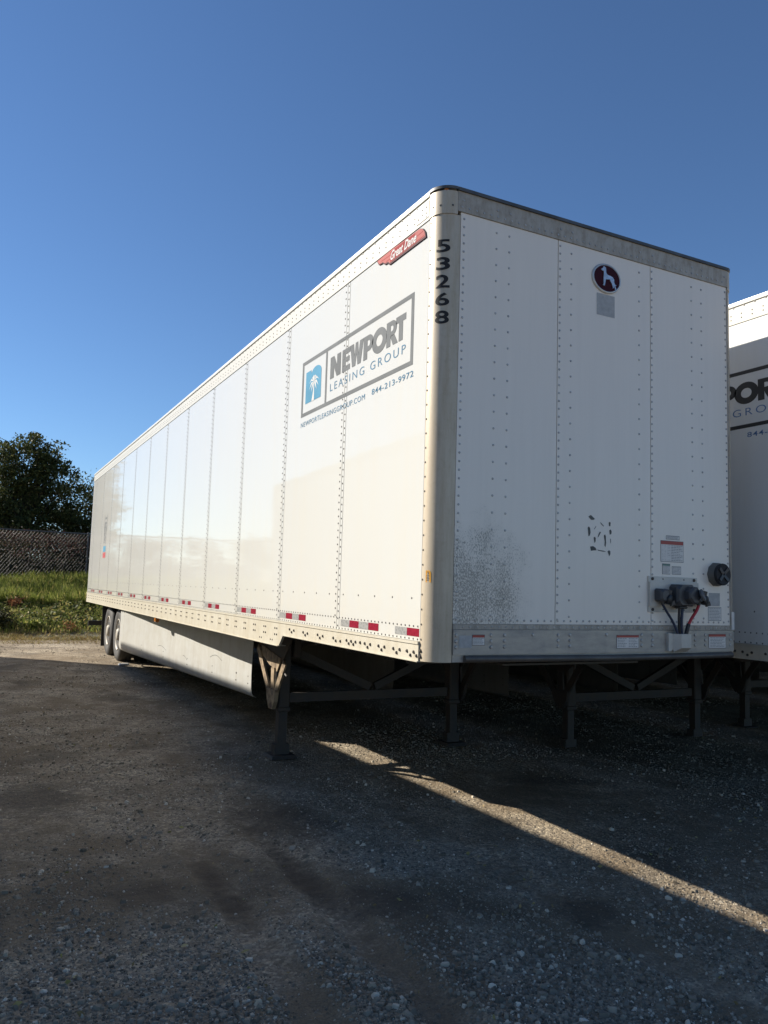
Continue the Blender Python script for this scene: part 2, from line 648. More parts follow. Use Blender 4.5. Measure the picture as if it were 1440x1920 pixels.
# ------------------------------------------------------------------ ground
def gravel_mat(name, stones=False):
    m, nt, b = nodes_of(name)
    tc = N(nt, 'ShaderNodeTexCoord')
    co = tc.outputs['Object']
    if stones:
        g = N(nt, 'ShaderNodeNewGeometry')
        c = ramp(nt, g.outputs['Random Per Island'], [(0.0, (0.085, 0.074, 0.058)), (0.35, (0.194, 0.168, 0.131)), (0.62, (0.308, 0.269, 0.210)), (0.8, (0.251, 0.213, 0.163)), (0.92, (0.524, 0.459, 0.357)), (1.0, (0.752, 0.672, 0.546))])
        k = noise(nt, co, 0.9, 4)
        c = mix(nt, ramp(nt, k, [(0.35, 0.0), (0.7, 0.5)]), c, (0.237, 0.188, 0.125))
        nt.links.new(c, b.inputs['Base Color'])
        b.inputs['Roughness'].default_value = 0.85
        b.inputs['Specular IOR Level'].default_value = 0.25
        return
    v = N(nt, 'ShaderNodeTexVoronoi')
    v.inputs['Scale'].default_value = 75
    nt.links.new(co, v.inputs['Vector'])
    v2 = N(nt, 'ShaderNodeTexVoronoi')
    v2.inputs['Scale'].default_value = 32
    nt.links.new(co, v2.inputs['Vector'])
    big = noise(nt, co, 0.55, 5, 0.6)
    mid = noise(nt, co, 2.6, 5, 0.65, 0.6)
    fine = noise(nt, co, 120, 3, 0.7)
    sepc = N(nt, 'ShaderNodeSeparateColor')
    nt.links.new(v.outputs['Color'], sepc.inputs[0])
    sep2 = N(nt, 'ShaderNodeSeparateColor')
    nt.links.new(v2.outputs['Color'], sep2.inputs[0])
    chips = ramp(nt, sepc.outputs[0], [(0.0, (0.137, 0.118, 0.092)), (0.5, (0.301, 0.253, 0.190)), (0.85, (0.456, 0.376, 0.269)), (1.0, (0.766, 0.637, 0.446))])
    chips2 = ramp(nt, sep2.outputs[0], [(0.0, (0.164, 0.141, 0.108)), (0.6, (0.328, 0.278, 0.210)), (1.0, (0.602, 0.507, 0.355))])
    chips = mix(nt, 0.4, chips, chips2)
    dirt = ramp(nt, fine, [(0.3, (0.119, 0.090, 0.059)), (0.7, (0.246, 0.188, 0.121))])
    k = math_n(nt, 'ADD', math_n(nt, 'MULTIPLY', big, 0.6), math_n(nt, 'MULTIPLY', mid, 0.5))
    dk = ramp(nt, k, [(0.46, 0.0), (0.62, 0.9)])
    c = mix(nt, dk, chips, dirt)
    # damp, oily patches
    oil = ramp(nt, noise(nt, co, 0.9, 4, 0.55), [(0.54, 0.0), (0.68, 0.65)])
    sp = N(nt, 'ShaderNodeSeparateXYZ')
    nt.links.new(co, sp.inputs[0])
    wob = math_n(nt, 'SUBTRACT', noise(nt, co, 4.5, 5, 0.65), 0.5)
    for (px, py, rx, ry) in ((-1.5, 0.45, .30, .28), (-0.35, -0.15, .34, .32), (-0.35, 1.5, .45, .7), (-1.1, 0.35, .13, .6), (-0.62, 0.35, .13, .7), (0.6, -0.7, .3, .25), (-1.9, 2.6, .4, .6)):
        ex = math_n(nt, 'DIVIDE', math_n(nt, 'SUBTRACT', sp.outputs[0], px), rx)
        ey = math_n(nt, 'DIVIDE', math_n(nt, 'SUBTRACT', sp.outputs[1], py), ry)
        q = math_n(nt, 'ADD', math_n(nt, 'ADD', math_n(nt, 'MULTIPLY', ex, ex), math_n(nt, 'MULTIPLY', ey, ey)), math_n(nt, 'MULTIPLY', wob, 2.4))
        oil = math_n(nt, 'MAXIMUM', oil, ramp(nt, q, [(0.15, 0.75), (1.3, 0.0)]))
    c = mix(nt, oil, c, (0.082, 0.065, 0.047))
    nt.links.new(c, b.inputs['Base Color'])
    b.inputs['Roughness'].default_value = 0.9
    b.inputs['Specular IOR Level'].default_value = 0.2
    h = math_n(nt, 'ADD', math_n(nt, 'MULTIPLY', math_n(nt, 'SUBTRACT', 1.0, v.outputs['Distance']), 0.5),
               math_n(nt, 'MULTIPLY', math_n(nt, 'SUBTRACT', 1.0, v2.outputs['Distance']), 0.9))
    h = math_n(nt, 'ADD', h, math_n(nt, 'MULTIPLY', fine, 0.6))
    bump(nt, b, h, 0.85, 0.011)


gravel_mat('gravel_ground')
gravel_mat('gravel_stone', True)
# dry earth and soil of the bank
m, nt, b = nodes_of('bank_soil')
co = objco(nt)
c = ramp(nt, noise(nt, co, 3.0, 6, 0.7), [(0.3, (0.05, 0.045, 0.03)), (0.55, (0.09, 0.085, 0.045)), (0.75, (0.15, 0.12, 0.07))])
nt.links.new(c, b.inputs['Base Color'])
b.inputs['Roughness'].default_value = 0.95
bump(nt, b, noise(nt, co, 25, 4), 0.6, 0.02)


def axis_pts(lo, hi, fine_lo, fine_hi, step, grow=1.22):
    p = list(np.arange(fine_lo, fine_hi + 1e-6, step))
    s = step
    x = fine_lo
    left = []
    while x > lo:
        s *= grow
        x -= s
        left.append(max(x, lo))
    s = step
    x = fine_hi
    right = []
    while x < hi:
        s *= grow
        x += s
        right.append(min(x, hi))
    return np.array(left[::-1] + p + right)


def grid_sheet(name, xs, ys, zf, mat, kind):
    X, Y = np.meshgrid(xs, ys)
    Z = zf(X, Y)
    v = np.stack([X.ravel(), Y.ravel(), Z.ravel()], 1)
    nx = len(xs)
    i, j = np.meshgrid(np.arange(nx - 1), np.arange(len(ys) - 1))
    a = (j * nx + i).ravel()
    f = np.stack([a, a + 1, a + nx + 1, a + nx], 1)
    return np_mesh(name, v, f, mat, kind, smooth=True)


grid_sheet('gravel_yard', axis_pts(-900, 900, -2.9, 1.6, 0.022, 1.12), axis_pts(-400, 1400, -2.4, 2.6, 0.022, 1.06), yard_z, 'gravel_ground', 'structure')
grid_sheet('grass_bank', axis_pts(-900, 900, -6, 4, 0.16), axis_pts(16.98, 1400, 17.0, 27, 0.16), bank_z, 'bank_soil', 'structure')


def scatter_stones(n):
    ang = rng.uniform(R(-24), R(64), n)                     # fan of ground in front of the viewpoint
    d = np.exp(rng.uniform(math.log(2.4), math.log(23), n))
    x, y = CAMLOC[0] + d * np.sin(ang), CAMLOC[1] + d * np.cos(ang)
    patch = fbm(x * 0.55, y * 0.55, 40, 3) + 0.35 * fbm(x * 2.2, y * 2.2, 41, 2)
    patch = np.clip((patch - 0.42) * 2.6 + 0.35, 0.04, 1.2) * (1 - 0.88 * rut_mask(x, y))
    keep = (rng.uniform(0.05, 0.95, n) < patch) & (y < 18.0)
    x, y = x[keep], y[keep]
    patch = patch[keep]
    n = len(x)
    s = 0.0028 * np.exp(rng.normal(0, 0.5, n)) * (0.7 + 0.65 * patch)
    big = rng.random(n) < 0.025
    s[big] *= rng.uniform(1.8, 3.4, big.sum())
    s = np.clip(s, 0.0022, 0.017)
    z = yard_z(x, y)
    cube = np.array([(-1, -1, -1), (1, -1, -1), (1, 1, -1), (-1, 1, -1), (-1, -1, 1), (1, -1, 1), (1, 1, 1), (-1, 1, 1)], float)
    shape = cube[None] * np.array([1, 1, 1])
    top = (cube[:, 2] > 0)
    V = np.repeat(shape, n, 0)
    V[:, top, :2] *= rng.uniform(0.35, 0.8, (n, 1, 1))
    V *= rng.uniform(0.62, 1.25, (n, 8, 3))
    V *= (s[:, None, None] * np.stack([rng.uniform(0.8, 1.5, n), rng.uniform(0.7, 1.1, n), rng.uniform(0.45, 0.85, n)], 1)[:, None, :])
    a = rng.uniform(0, 2 * math.pi, n)
    ca, sa = np.cos(a)[:, None], np.sin(a)[:, None]
    vx = V[..., 0] * ca - V[..., 1] * sa
    vy = V[..., 0] * sa + V[..., 1] * ca
    P = np.stack([vx + x[:, None], vy + y[:, None], V[..., 2] + (z + s * 0.25)[:, None]], -1).reshape(-1, 3)
    q = np.array([(3, 2, 1, 0), (4, 5, 6, 7), (0, 1, 5, 4), (1, 2, 6, 5), (2, 3, 7, 6), (3, 0, 4, 7)])
    F = (np.arange(n)[:, None, None] * 8 + q[None]).reshape(-1, 4)
    return np_mesh('gravel', P, F, 'gravel_stone', 'stuff')


scatter_stones(300000)

# ------------------------------------------------------------------ trailer
L, WD = 16.15, 2.64
ZB, ZT, ZTOP = 1.254, 3.924, 4.11
ZF = 1.138                      # underside of the front part of the lower rail
ZR = 1.04                       # underside of the deeper rear part
S0, DS = 1.344, 1.294
SEAMS = [S0 + DS * k for k in range(11)] + [15.55]
SW = 0.036                      # width of a seam strip
RC = 0.12                       # corner radius


def build_trailer():
    root = thing('box_trailer', 'white box trailer in the middle with a dog emblem and the digits 53268', 'semi trailer', (0, 0, -0.0), 0, 'white box trailers parked side by side')
    # ---- side panels, one per bay
    edges = [0.131] + [e for s in SEAMS for e in (s, s + SW)] + [L - 0.05]
    g = 0.008
    for k in range(0, len(edges), 2):
        a, b = edges[k] + (g if k else 0.002), edges[k + 1] - g
        mb = MB()
        mb.box(0, 0.014, a, b, ZB + 0.002, ZT - 0.002)
        mb.build('side_panel', 'white_side', root)
    for s in SEAMS:
        mb = MB()
        mb.box(0.0, 0.014, s, s + SW, ZB + 0.002, ZT - 0.002)
        mb.build('seam_strip', 'white_strip', root)
    # ---- side backing, right wall, rear and roof
    mb = MB()
    mb.box(0.016, 0.05, 0.14, L - 0.05, ZB - 0.05, ZT + 0.05)
    mb.build('wall_liner', 'joint_dark', root)
    mb = MB()
    mb.box(WD - 0.016, WD, 0.131, L - 0.05, ZB, ZT)
    mb.build('side_wall', 'white_wall', root)
    mb = MB()
    mb.prism([(WD - 0.012, y, z) for y, z in [(0.081, ZF), (2.50, ZF), (2.60, ZR), (L, ZR), (L, ZB), (0.081, ZB)]], (0.024, 0, 0))
    mb.build('bottom_rail', 'cream_rail', root)
    mb = MB()
    mb.box(WD - 0.012, WD + 0.006, 0.131, L, ZT, ZTOP - 0.03)
    mb.box(WD - 0.012, WD + 0.016, 0.131, L, ZTOP - 0.03, ZTOP)
    mb.build('top_rail', 'top_rail_white', root)
    mb = MB()
    mb.box(0.03, WD - 0.03, 0.10, L - 0.02, ZTOP - 0.03, ZTOP - 0.006)
    mb.build('roof', 'roof_white', root)
    mb = MB()
    mb.box(0.0, 0.08, L - 0.048, L, ZR, ZTOP - 0.002)
    mb.box(WD - 0.08, WD, L - 0.048, L, ZR, ZTOP - 0.002)
    mb.box(0.08, WD - 0.08, L - 0.048, L, ZTOP - 0.22, ZTOP - 0.004)
    mb.box(0.08, WD - 0.08, L - 0.048, L, ZR, ZB - 0.04)
    mb.build('rear_frame', 'galvanised', root)
    for x0, x1 in ((0.082, WD / 2 - 0.004), (WD / 2 + 0.004, WD - 0.082)):
        mb = MB()
        mb.box(x0, x1, L - 0.04, L - 0.008, ZB - 0.038, ZTOP - 0.224)
        mb.build('rear_door', 'white_side', root)
    # ---- left top rail with lip
    mb = MB()
    mb.box(-0.006, 0.014, 0.131, L, ZT, ZTOP - 0.055)
    mb.box(-0.002, 0.014, 0.131, L, ZTOP - 0.055, ZTOP - 0.034)
    mb.box(-0.011, 0.03, 0.131, L, ZTOP - 0.034, ZTOP - 0.018)
    mb.mi = 1
    mb.box(-0.009, 0.03, 0.131, L, ZTOP - 0.018, ZTOP)
    mb.build('top_rail', ['top_rail_white', 'galvanised'], root)
    # splice plate by the corner
    mb = MB()
    mb.box(-0.0095, -0.006, 0.135, 0.30, ZT + 0.02, ZTOP - 0.058)
    mb.build('splice_plate', 'top_rail_white', root)
    # ---- left bottom rail, deeper behind the step
    mb = MB()
    mb.box(-0.016, 0.03, 0.131, L, ZB - 0.016, ZB)
    prof = [(0.131, ZF), (2.50, ZF), (2.60, ZR), (L, ZR), (L, ZB - 0.016), (0.131, ZB - 0.016)]
    mb.prism([(-0.010, y, z) for y, z in prof], (0.022, 0, 0))
    mb.box(-0.018, 0.04, 0.131, 2.49, ZF - 0.006, ZF)
    mb.box(-0.018, 0.06, 2.61, L, ZR - 0.006, ZR)
    mb.build('bottom_rail', 'cream_rail', root)
    # ---- corner posts
    for side, RC in ((0, 0.12), (1, 0.07)):
        mb = MB()
        prof = [(0, 0.129)] + [(RC - RC * math.cos(t), RC - RC * math.sin(t)) for t in [R(90) * k / 14 for k in range(15)]] + [(RC + 0.0255 if not side else RC + .003, 0)]
        inn = [(0.03, 0.129)] + [(RC - (RC - .03) * math.cos(t), RC - (RC - .03) * math.sin(t)) for t in [R(90) * k / 14 for k in range(15)]] + [(RC + 0.0255 if not side else RC + .003, 0.03)]
        ring = prof + inn[::-1]
        if side:
            ring = [(WD - x if x > 0.0 else WD, y) for x, y in ring][::-1]
        # a touch proud of the wall at the flanges
        mb.smooth = True
        mb.loft([[(x, y - 0.0, z) for x, y in ring] for z in (ZF + 0.001, ZT + 0.006)], True)
        mb.build('corner_post', 'post_alu', root)
        # cap of the header round the corner
        mb = MB()
        mb.smooth = True
        o = 0.006

        def arc(e):
            return [(-e, 0.131)] + [(RC - (RC + e) * math.cos(t), RC - (RC + e) * math.sin(t)) for t in [R(90) * k / 14 for k in range(15)]]
        outer = arc(o)
        inner = [(0.03, 0.131)] + [(RC - (RC - .03) * math.cos(t), RC - (RC - .03) * math.sin(t)) for t in [R(90) * k / 14 for k in range(15)]]
        ring = outer + inner[::-1]
        lip = arc(0.012) + inner[::-1]
        if side:
            ring = [(WD - x, y) for x, y in ring][::-1]
            lip = [(WD - x, y) for x, y in lip][::-1]
        mb.loft([[(x, y, z) for x, y in ring] for z in (ZT + 0.007, ZTOP - 0.028)], True)
        mb.build('corner_cap', 'post_alu', root)
        mb = MB()
        mb.smooth = True
        mb.loft([[(x, y, z) for x, y in lip] for z in (ZTOP - 0.016, ZTOP + 0.002)], True)
        mb.build('corner_lip', 'dark_lip', root)
    RC = 0.12
    # marker lamp in the corner gap
    mb = MB()
    mb.lathe([(0, 0.016), (0.008, 0.016), (0.014, 0.011), (0.017, 0.0)], (0.055, 0.030, ZTOP - 0.022), (-0.72, -0.70, 0.0), 14)
    mb.build('marker_lamp', 'lens_amber', root)
    # ---- front panels
    fx = [0.149, 0.928, 1.773, WD - 0.074]
    for k in range(3):
        mb = MB()
        mb.box(fx[k] + (0.003 if k else 0), fx[k + 1] - (0.003 if k < 2 else 0), 0.0, 0.02, 1.37, 3.953)
        mb.build('front_panel', 'front_white', root)
    mb = MB()
    mb.box(0.15, WD - 0.15, 0.024, 0.05, 1.2, 4.0)
    mb.build('wall_liner', 'joint_dark', root)
    # header over the front panels
    mb = MB()
    mb.box(RC + 0.001, WD - 0.071, -0.008, 0.03, 3.955, ZTOP - 0.0245)
    mb.build('front_header', 'header_alu', root)
    mb = MB()
    mb.box(RC + 0.001, WD - 0.071, -0.020, 0.05, ZTOP - 0.024, ZTOP - 0.010)
    mb.box(RC + 0.001, WD - 0.071, -0.012, 0.05, ZTOP - 0.010, ZTOP + 0.002)
    mb.build('header_lip', 'dark_lip', root)
    # lower front rail
    mb = MB()
    mb.box(0.149, WD - 0.074, -0.004, 0.03, 1.336, 1.3685)
    mb.build('rail_strip', 'header_alu', root)
    mb = MB()
    mb.box(0.149, 2.590, -0.012, 0.03, 1.185, 1.334)
    mb.box(0.149, 2.585, -0.002, 0.03, 1.140, 1.185)
    mb.build('front_rail', 'front_rail_alu', root)
    mb = MB()
    mb.smooth = True
    mb.tube([(0.228, -0.012, 1.160), (0.5, -0.018, 1.158), (1.4, -0.022, 1.152), (2.2, -0.018, 1.155), (2.565, -0.012, 1.158)], 0.021, 12)
    mb.build('rub_bar', 'bar_steel', root)
    # right front edge moulding seen end on
    mb = MB()
    mb.box(2.566, 2.578, -0.006, -0.0005, 1.14, ZT)
    mb.build('edge_moulding', 'header_alu', root)
    mb = MB()
    mb.box(2.573, 2.600, -0.012, -0.0065, 1.34, 1.47)
    mb.build('reflector', 'sticker_white', root)
    # ---- rivets, each kind joined (a few pixels each)
    mb = MB()
    nx = (-1, 0, 0)
    zs = np.arange(ZB + 0.03, ZT - 0.01, 0.0533)
    for s in SEAMS:
        for z in zs:
            mb.rivet((0, s + SW / 2, z), nx, 0.0078, 0.004)
            mb.rivet((0, s + SW + 0.036, z + 0.02), nx, 0.0078, 0.004)
    for y in np.arange(0.16, L - 0.1, 0.0533):
        mb.rivet((0, y, 1.3445), nx, 0.0066, 0.004)
        mb.rivet((0, y, 1.2665), nx, 0.0066, 0.004)
    for y in np.arange(0.245, L - 0.1, 0.2588):
        mb.rivet((0, y, 1.515), nx, 0.0075, 0.003)
    for z in np.arange(ZF + 0.04, ZT - 0.02, 0.0905):
        mb.rivet((0, 0.118, z), nx, 0.007, 0.004)
    mb.build('side_rivets', 'rivet_steel', root, 'stuff')
    mb = MB()
    for i, y in enumerate(np.arange(0.325, L - 0.05, 0.1035)):
        mb.rivet((-0.006, y, 4.003), nx, 0.0066, 0.004)
        mb.rivet((-0.006, y, 3.968), nx, 0.0066, 0.004)
    for y in np.arange(0.3, L - 0.05, 0.1035):
        mb.rivet((-0.002, y, 4.066), nx, 0.008, 0.004)
    for y, z in [(0.17, 3.98), (0.215, 3.985), (0.17, 4.02), (0.22, 4.02), (0.27, 3.975), (0.17, 3.955)]:
        mb.rivet((-0.0095, y, z), nx, 0.006, 0.004)
    for t in (12, 38, 74):
        nn = Vector((-math.cos(R(t)), -math.sin(R(t)), 0))
        mb.rivet((RC - (RC + .006) * math.cos(R(t)), RC - (RC + .006) * math.sin(R(t)), 3.985), nn, 0.0075, 0.004)
    mb.build('top_rail_rivets', 'rivet_steel', root, 'stuff')
    mb = MB()
    y = 2.66
    while y < L - 0.05:
        for dy in (0.0, 0.05):
            for z in (1.187, 1.133):
                mb.rivet((-0.010, y + dy, z), nx, 0.010, 0.006)
            mb.rivet((-0.010, y + dy + 0.11, 1.08), nx, 0.008, 0.005) if y < 3 else None
        y += 0.3045
    for (yy, zz) in [(2.338, 1.197), (2.236, 1.193), (2.287, 1.176), (2.023, 1.192), (1.929, 1.188), (1.976, 1.172), (1.715, 1.192), (1.612, 1.188), (1.668, 1.171),
                     (1.41, 1.189), (1.362, 1.171), (1.281, 1.174), (1.171, 1.188), (1.093, 1.187), (1.019, 1.187), (1.132, 1.168), (1.054, 1.168), (0.944, 1.189)]:
        mb.rivet((-0.010, yy, zz), nx, 0.012, 0.009)
    for y0 in (0.87, 0.66, 0.45, 0.27):
        for dy, z in ((0, 1.188), (-0.045, 1.166), (-0.085, 1.188)):
            mb.rivet((-0.010, y0 + dy, z), nx, 0.012, 0.009)
    for yy, zz in ((0.150, 1.168), (0.118, 1.20), (0.118, 1.165)):
        mb.rivet((-0.010 if yy > .13 else 0, yy, zz), nx, 0.012, 0.009)
    mb.build('bottom_rail_rivets', 'bolt_dark', root, 'stuff')
    mb = MB()
    ny = (0, -1, 0)
    for x in (0.172, 0.945, 1.768 + 0.018, 2.551):
        for z in np.arange(1.40, 3.945, 0.0535):
            mb.rivet((x, 0, z), ny, 0.0085, 0.005)
    for x in (0.422, 0.523, 1.042, 1.663, 2.188, 2.292):
        for z in np.arange(1.42, 3.93, 0.107):
            mb.rivet((x, 0, z), ny, 0.0085, 0.005)
    for x in np.arange(0.20, 2.55, 0.0535):
        mb.rivet((x, 0, 1.392), ny, 0.0085, 0.005)
        mb.rivet((x + 0.02, -0.004, 1.351), ny, 0.0075, 0.004)
    for x in np.arange(0.15, 2.53, 0.055):
        mb.rivet((x, -0.008, 3.985 + 0.0), ny, 0.0085, 0.005)
    for x in (0.422, 0.523, 0.945, 1.042, 1.663, 1.786, 2.188, 2.292, 2.54, 0.16):
        mb.rivet((x, -0.008, 4.03), ny, 0.0085, 0.005)
    mb.build('front_rivets', 'rivet_front', root, 'stuff')
    mb = MB()
    for x in (0.168, 0.422, 0.523, 0.945, 1.042, 1.672, 1.773, 2.188, 2.292, 2.552):
        for z in (1.302, 1.266, 1.230):
            mb.rivet((x, -0.012, z), ny, 0.0125, 0.008)
    for x in (0.742, 1.355):
        mb.rivet((x, -0.012, 1.305), ny, 0.0125, 0.008)
    mb.build('front_rail_bolts', 'rivet_front', root, 'stuff')
    # ---- reflective tape
    for i, s in enumerate(SEAMS):
        e = -0.0012
        if i < len(SEAMS) - 1 or True:
            y = s - 0.036 if i == 0 else s - 0.012
            for k in range(4):
                mb = MB()
                a = y - 0.1545 * k
                mb.poly([(e, a, 1.283), (e, a - 0.1545, 1.283), (e, a - 0.1545, 1.333), (e, a, 1.333)])
                mb.build('reflective_tape', 'tape_silver' if k % 2 == 0 else 'tape_red', root)
    for a, b, mname in ((0.454, 0.296, 'tape_silver'), (0.296, 0.142, 'tape_red')):
        mb = MB()
        mb.poly([(-0.0012, a, 1.282), (-0.0012, b, 1.282), (-0.0012, b, 1.331), (-0.0012, a, 1.331)])
        mb.build('reflective_tape', mname, root)
    # ---- printed logo on the side
    e = -0.0015

    def quad(mb, y0, y1, z0, z1, e=e):
        mb.poly([(e, y0, z0), (e, y1, z0), (e, y1, z1), (e, y0, z1)])
    lo = {}
    mb = MB()
    a, b, z0, z1 = 2.298, 0.312, 3.020, 3.506
    quad(mb, a, b, z1 - 0.031, z1)
    quad(mb, a, b, z0, z0 + 0.031)
    quad(mb, a, a - 0.036, z0 + 0.031, z1 - 0.031)
    quad(mb, b + 0.036, b, z0 + 0.031, z1 - 0.031)
    quad(mb, 1.777, 1.744, z0 + 0.031, z1 - 0.031)
    mb.build('logo_frame', 'ink_faded', root)

    def letter(mb, strips, y0, y1, z0, z1, e=e):
        for st in strips:
            mb.poly([(e, y0 + (y1 - y0) * u, z0 + (z1 - z0) * v) for u, v in st])

    def bowl(x0, xs, x1, ytop, ybot, th, ths):
        """D-shaped bowl as quads"""
        cy, ry = (ytop + ybot) / 2, (ytop - ybot) / 2
        out = [(x0, ytop)] + [(xs + (x1 - xs) * math.sin(t), cy + ry * math.cos(t)) for t in [math.pi * k / 12 for k in range(13)]] + [(x0, ybot)]
        ryi = ry - th
        inn = [(x0, ytop - th)] + [(xs + (x1 - ths - xs) * math.sin(t), cy + ryi * math.cos(t)) for t in [math.pi * k / 12 for k in range(13)]] + [(x0, ybot + th)]
        return [[out[k], out[k + 1], inn[k + 1], inn[k]] for k in range(len(out) - 1)]
    ring = [[(0.5 + 0.5 * math.sin(a0), 0.5 + 0.5 * math.cos(a0)), (0.5 + 0.5 * math.sin(a1), 0.5 + 0.5 * math.cos(a1)),
             (0.5 + 0.22 * math.sin(a1), 0.5 + 0.22 * math.cos(a1)), (0.5 + 0.22 * math.sin(a0), 0.5 + 0.22 * math.cos(a0))]
            for a0, a1 in [(2 * math.pi * k / 28, 2 * math.pi * (k + 1) / 28) for k in range(28)]]
    LET = {
        'N': [[(0, 0), (0, 1), (.36, 1), (.36, 0)], [(.36, 1), (.64, .52), (.64, 0), (.36, .48)], [(.64, 0), (.64, 1), (1, 1), (1, 0)]],
        'E': [[(0, 0), (0, 1), (.44, 1), (.44, 0)], [(.44, 1), (1, 1), (1, .76), (.44, .76)], [(.44, .62), (.92, .62), (.92, .39), (.44, .39)], [(.44, .24), (1, .24), (1, 0), (.44, 0)]],
        'W': [[(0, 1), (.27, 1), (.42, 0), (.18, 0)], [(.42, 0), (.355, .42), (.41, 1), (.5, 1), (.5, .52)], [(.58, 0), (.5, .52), (.5, 1), (.59, 1), (.645, .42)], [(.73, 1), (1, 1), (.82, 0), (.58, 0)]],
        'P': [[(0, 0), (0, 1), (.40, 1), (.40, 0)]] + bowl(.40, .55, 1.0, 1.0, .32, .22, .33),
        'O': ring,
        'R': [[(0, 0), (0, 1), (.38, 1), (.38, 0)]] + bowl(.38, .52, .95, 1.0, .38, .2, .31) + [[(.40, .40), (.72, .42), (1.06, 0), (.62, 0), (.40, .33)]],
        'T': [[(0, 1), (1, 1), (1, .74), (0, .74)], [(.30, .74), (.70, .74), (.70, 0), (.30, 0)]],
    }
    for ch, y0, y1 in (('N', 1.679, 1.475), ('E', 1.447, 1.300), ('W', 1.302, 1.068), ('P', 1.066, 0.905), ('O', 0.925, 0.693), ('R', 0.699, 0.540), ('T', 0.560, 0.419)):
        mb = MB()
        letter(mb, LET[ch], y0, y1, 3.225 - (0.004 if ch == 'O' else 0), 3.402 + (0.004 if ch == 'O' else 0))
        mb.build('logo_letter', 'ink_faded', root)

    def side_text(body, y0, y1, z0, z1, e=e, split=None, **kw):
        mb = MB()
        put_text(mb, body, lambda u, v: (e, y0 + (y1 - y0) * u, z0 + (z1 - z0) * v), **kw)
        if split:
            for m in mb.islands():
                m.build(split, 'blue_text', root)
        return mb
    side_text('LEASING GROUP', 1.672, 0.415, 3.124, 3.186, spacing=1.35, bold=-0.006, split='subtitle_letter')
    side_text('NEWPORTLEASINGGROUP.COM', 2.290, 1.017, 2.930, 2.972, bold=0.0, spacing=1.1).build('web_address', 'blue_text', root, 'stuff')
    side_text('844-213-9972', 0.905, 0.300, 2.938, 2.980, bold=0.004, spacing=1.1, split='phone_digit')
    # blue arch with a white palm
    mb = MB()
    a, b, z0, z1 = 2.206, 1.866, 3.124, 3.412
    pts = [(0, 0), (0, .955), (.34, .955), (.34, .86)]
    pts += [(.34 + .33 * (1 - math.cos(t)), .80 + .20 * math.sin(t)) for t in [math.pi * k / 14 for k in range(4, 15)]] + [(1, 0)]
    mb.poly([(e, a + (b - a) * u, z0 + (z1 - z0) * v) for u, v in pts])
    mb.build('logo_emblem', 'blue_faded', root)
    mb = MB()
    pal = [[(.42, 0.0), (.50, .25), (.525, .52), (.565, .52), (.565, .25), (.58, 0.0)]]
    cx, cy = .545, .56
    for ang, ln in ((95, .24), (55, .30), (20, .34), (-18, .30), (-50, .26), (125, .27), (160, .33), (198, .31), (232, .27)):
        dx, dz = math.cos(R(ang)), math.sin(R(ang))
        droop = -0.10 if abs(dx) > .3 else 0
        tip = (cx + dx * ln * 1.02, cy + dz * ln * .85 + droop)
        md = (cx + dx * ln * .55, cy + dz * ln * .55 + 0.035)
        nxx, nz = -dz, dx
        pal.append([(cx, cy), (md[0] - nxx * .035, md[1] - nz * .03), tip, (md[0] + nxx * .04, md[1] + nz * .035)])
    for st in pal:
        mb.poly([(-0.0022, a + (b - a) * u, z0 + (z1 - z0) * v) for u, v in st])
    mb.build('palm_print', 'white_vinyl', root)
    # ---- small upright logo near the rear
    mb = MB()
    y0, y1 = 13.93, 13.54
    for yy in (y0, y1 + 0.03):
        quad(mb, yy, yy - 0.03, 2.60, 2.95)
    quad(mb, y0 - 0.09, y1 + 0.09, 2.86, 2.90)
    quad(mb, y0 - 0.09, y1 + 0.09, 2.76, 2.80)
    put_text(mb, 'NEWPORT', lambda u, v: (e, 13.90 - 0.2 * (1 - v) + 0.0, 2.76 - 0.42 * u), bold=0.03)
    put_text(mb, 'LEASING GROUP', lambda u, v: (e, 13.66 - 0.09 * (1 - v), 2.72 - 0.40 * u))
    mb.build('rear_logo', 'ink_faded', root, 'stuff')
    mb = MB()
    quad(mb, y0 - 0.02, y1 + 0.02, 2.16, 2.28)
    mb.build('rear_logo_block', 'blue_faded', root)
    mb = MB()
    quad(mb, y0, y1, 2.03, 2.145)
    mb.build('rear_logo_flag', 'flag_red', root)
    # ---- maker's nameplate under the top rail
    off = [(0.873, 3.913), (0.635, 3.917), (0.409, 3.910), (0.247, 3.908), (0.208, 3.892), (0.179, 3.86), (0.167, 3.818), (0.673, 3.815), (0.693, 3.836), (0.744, 3.842), (0.778, 3.866), (0.837, 3.872)]
    pl = thing_part('nameplate', root)
    mb = MB()
    mb.prism([(0.0, y, z) for y, z in off], (-0.008, 0, 0))
    mb.build('plate_rim', 'badge_edge', pl)
    mb = MB()
    cyy, czz = 0.45, 3.865
    mb.poly([(-0.0088, cyy + (y - cyy) * .975 + 0.004, czz + (z - czz) * .86 + 0.006) for y, z in off])
    mb.build('plate_face', 'badge_pink', pl)
    mb = MB()
    mb.poly([(-0.0094, y, z) for y, z in ((0.66, 3.905), (0.31, 3.903), (0.335, 3.835), (0.66, 3.833))])
    for (ya, za, yb, zb) in ((0.80, 3.889, 0.66, 3.884), (0.72, 3.859, 0.66, 3.858), (0.30, 3.872, 0.205, 3.876), (0.33, 3.838, 0.19, 3.842)):
        mb.poly([(-0.0094, ya, za), (-0.0094, yb, zb), (-0.0094, yb, zb - 0.004), (-0.0094, ya, za - 0.004)])
    mb.build('plate_stripe', 'badge_red', pl)
    side_text('Great Dane', 0.655, 0.292, 3.838, 3.903, e=-0.0104, bold=0.022, shear=0.35).build('plate_lettering', 'white_vinyl', pl)
    # orange inspection tag
    mb = MB()
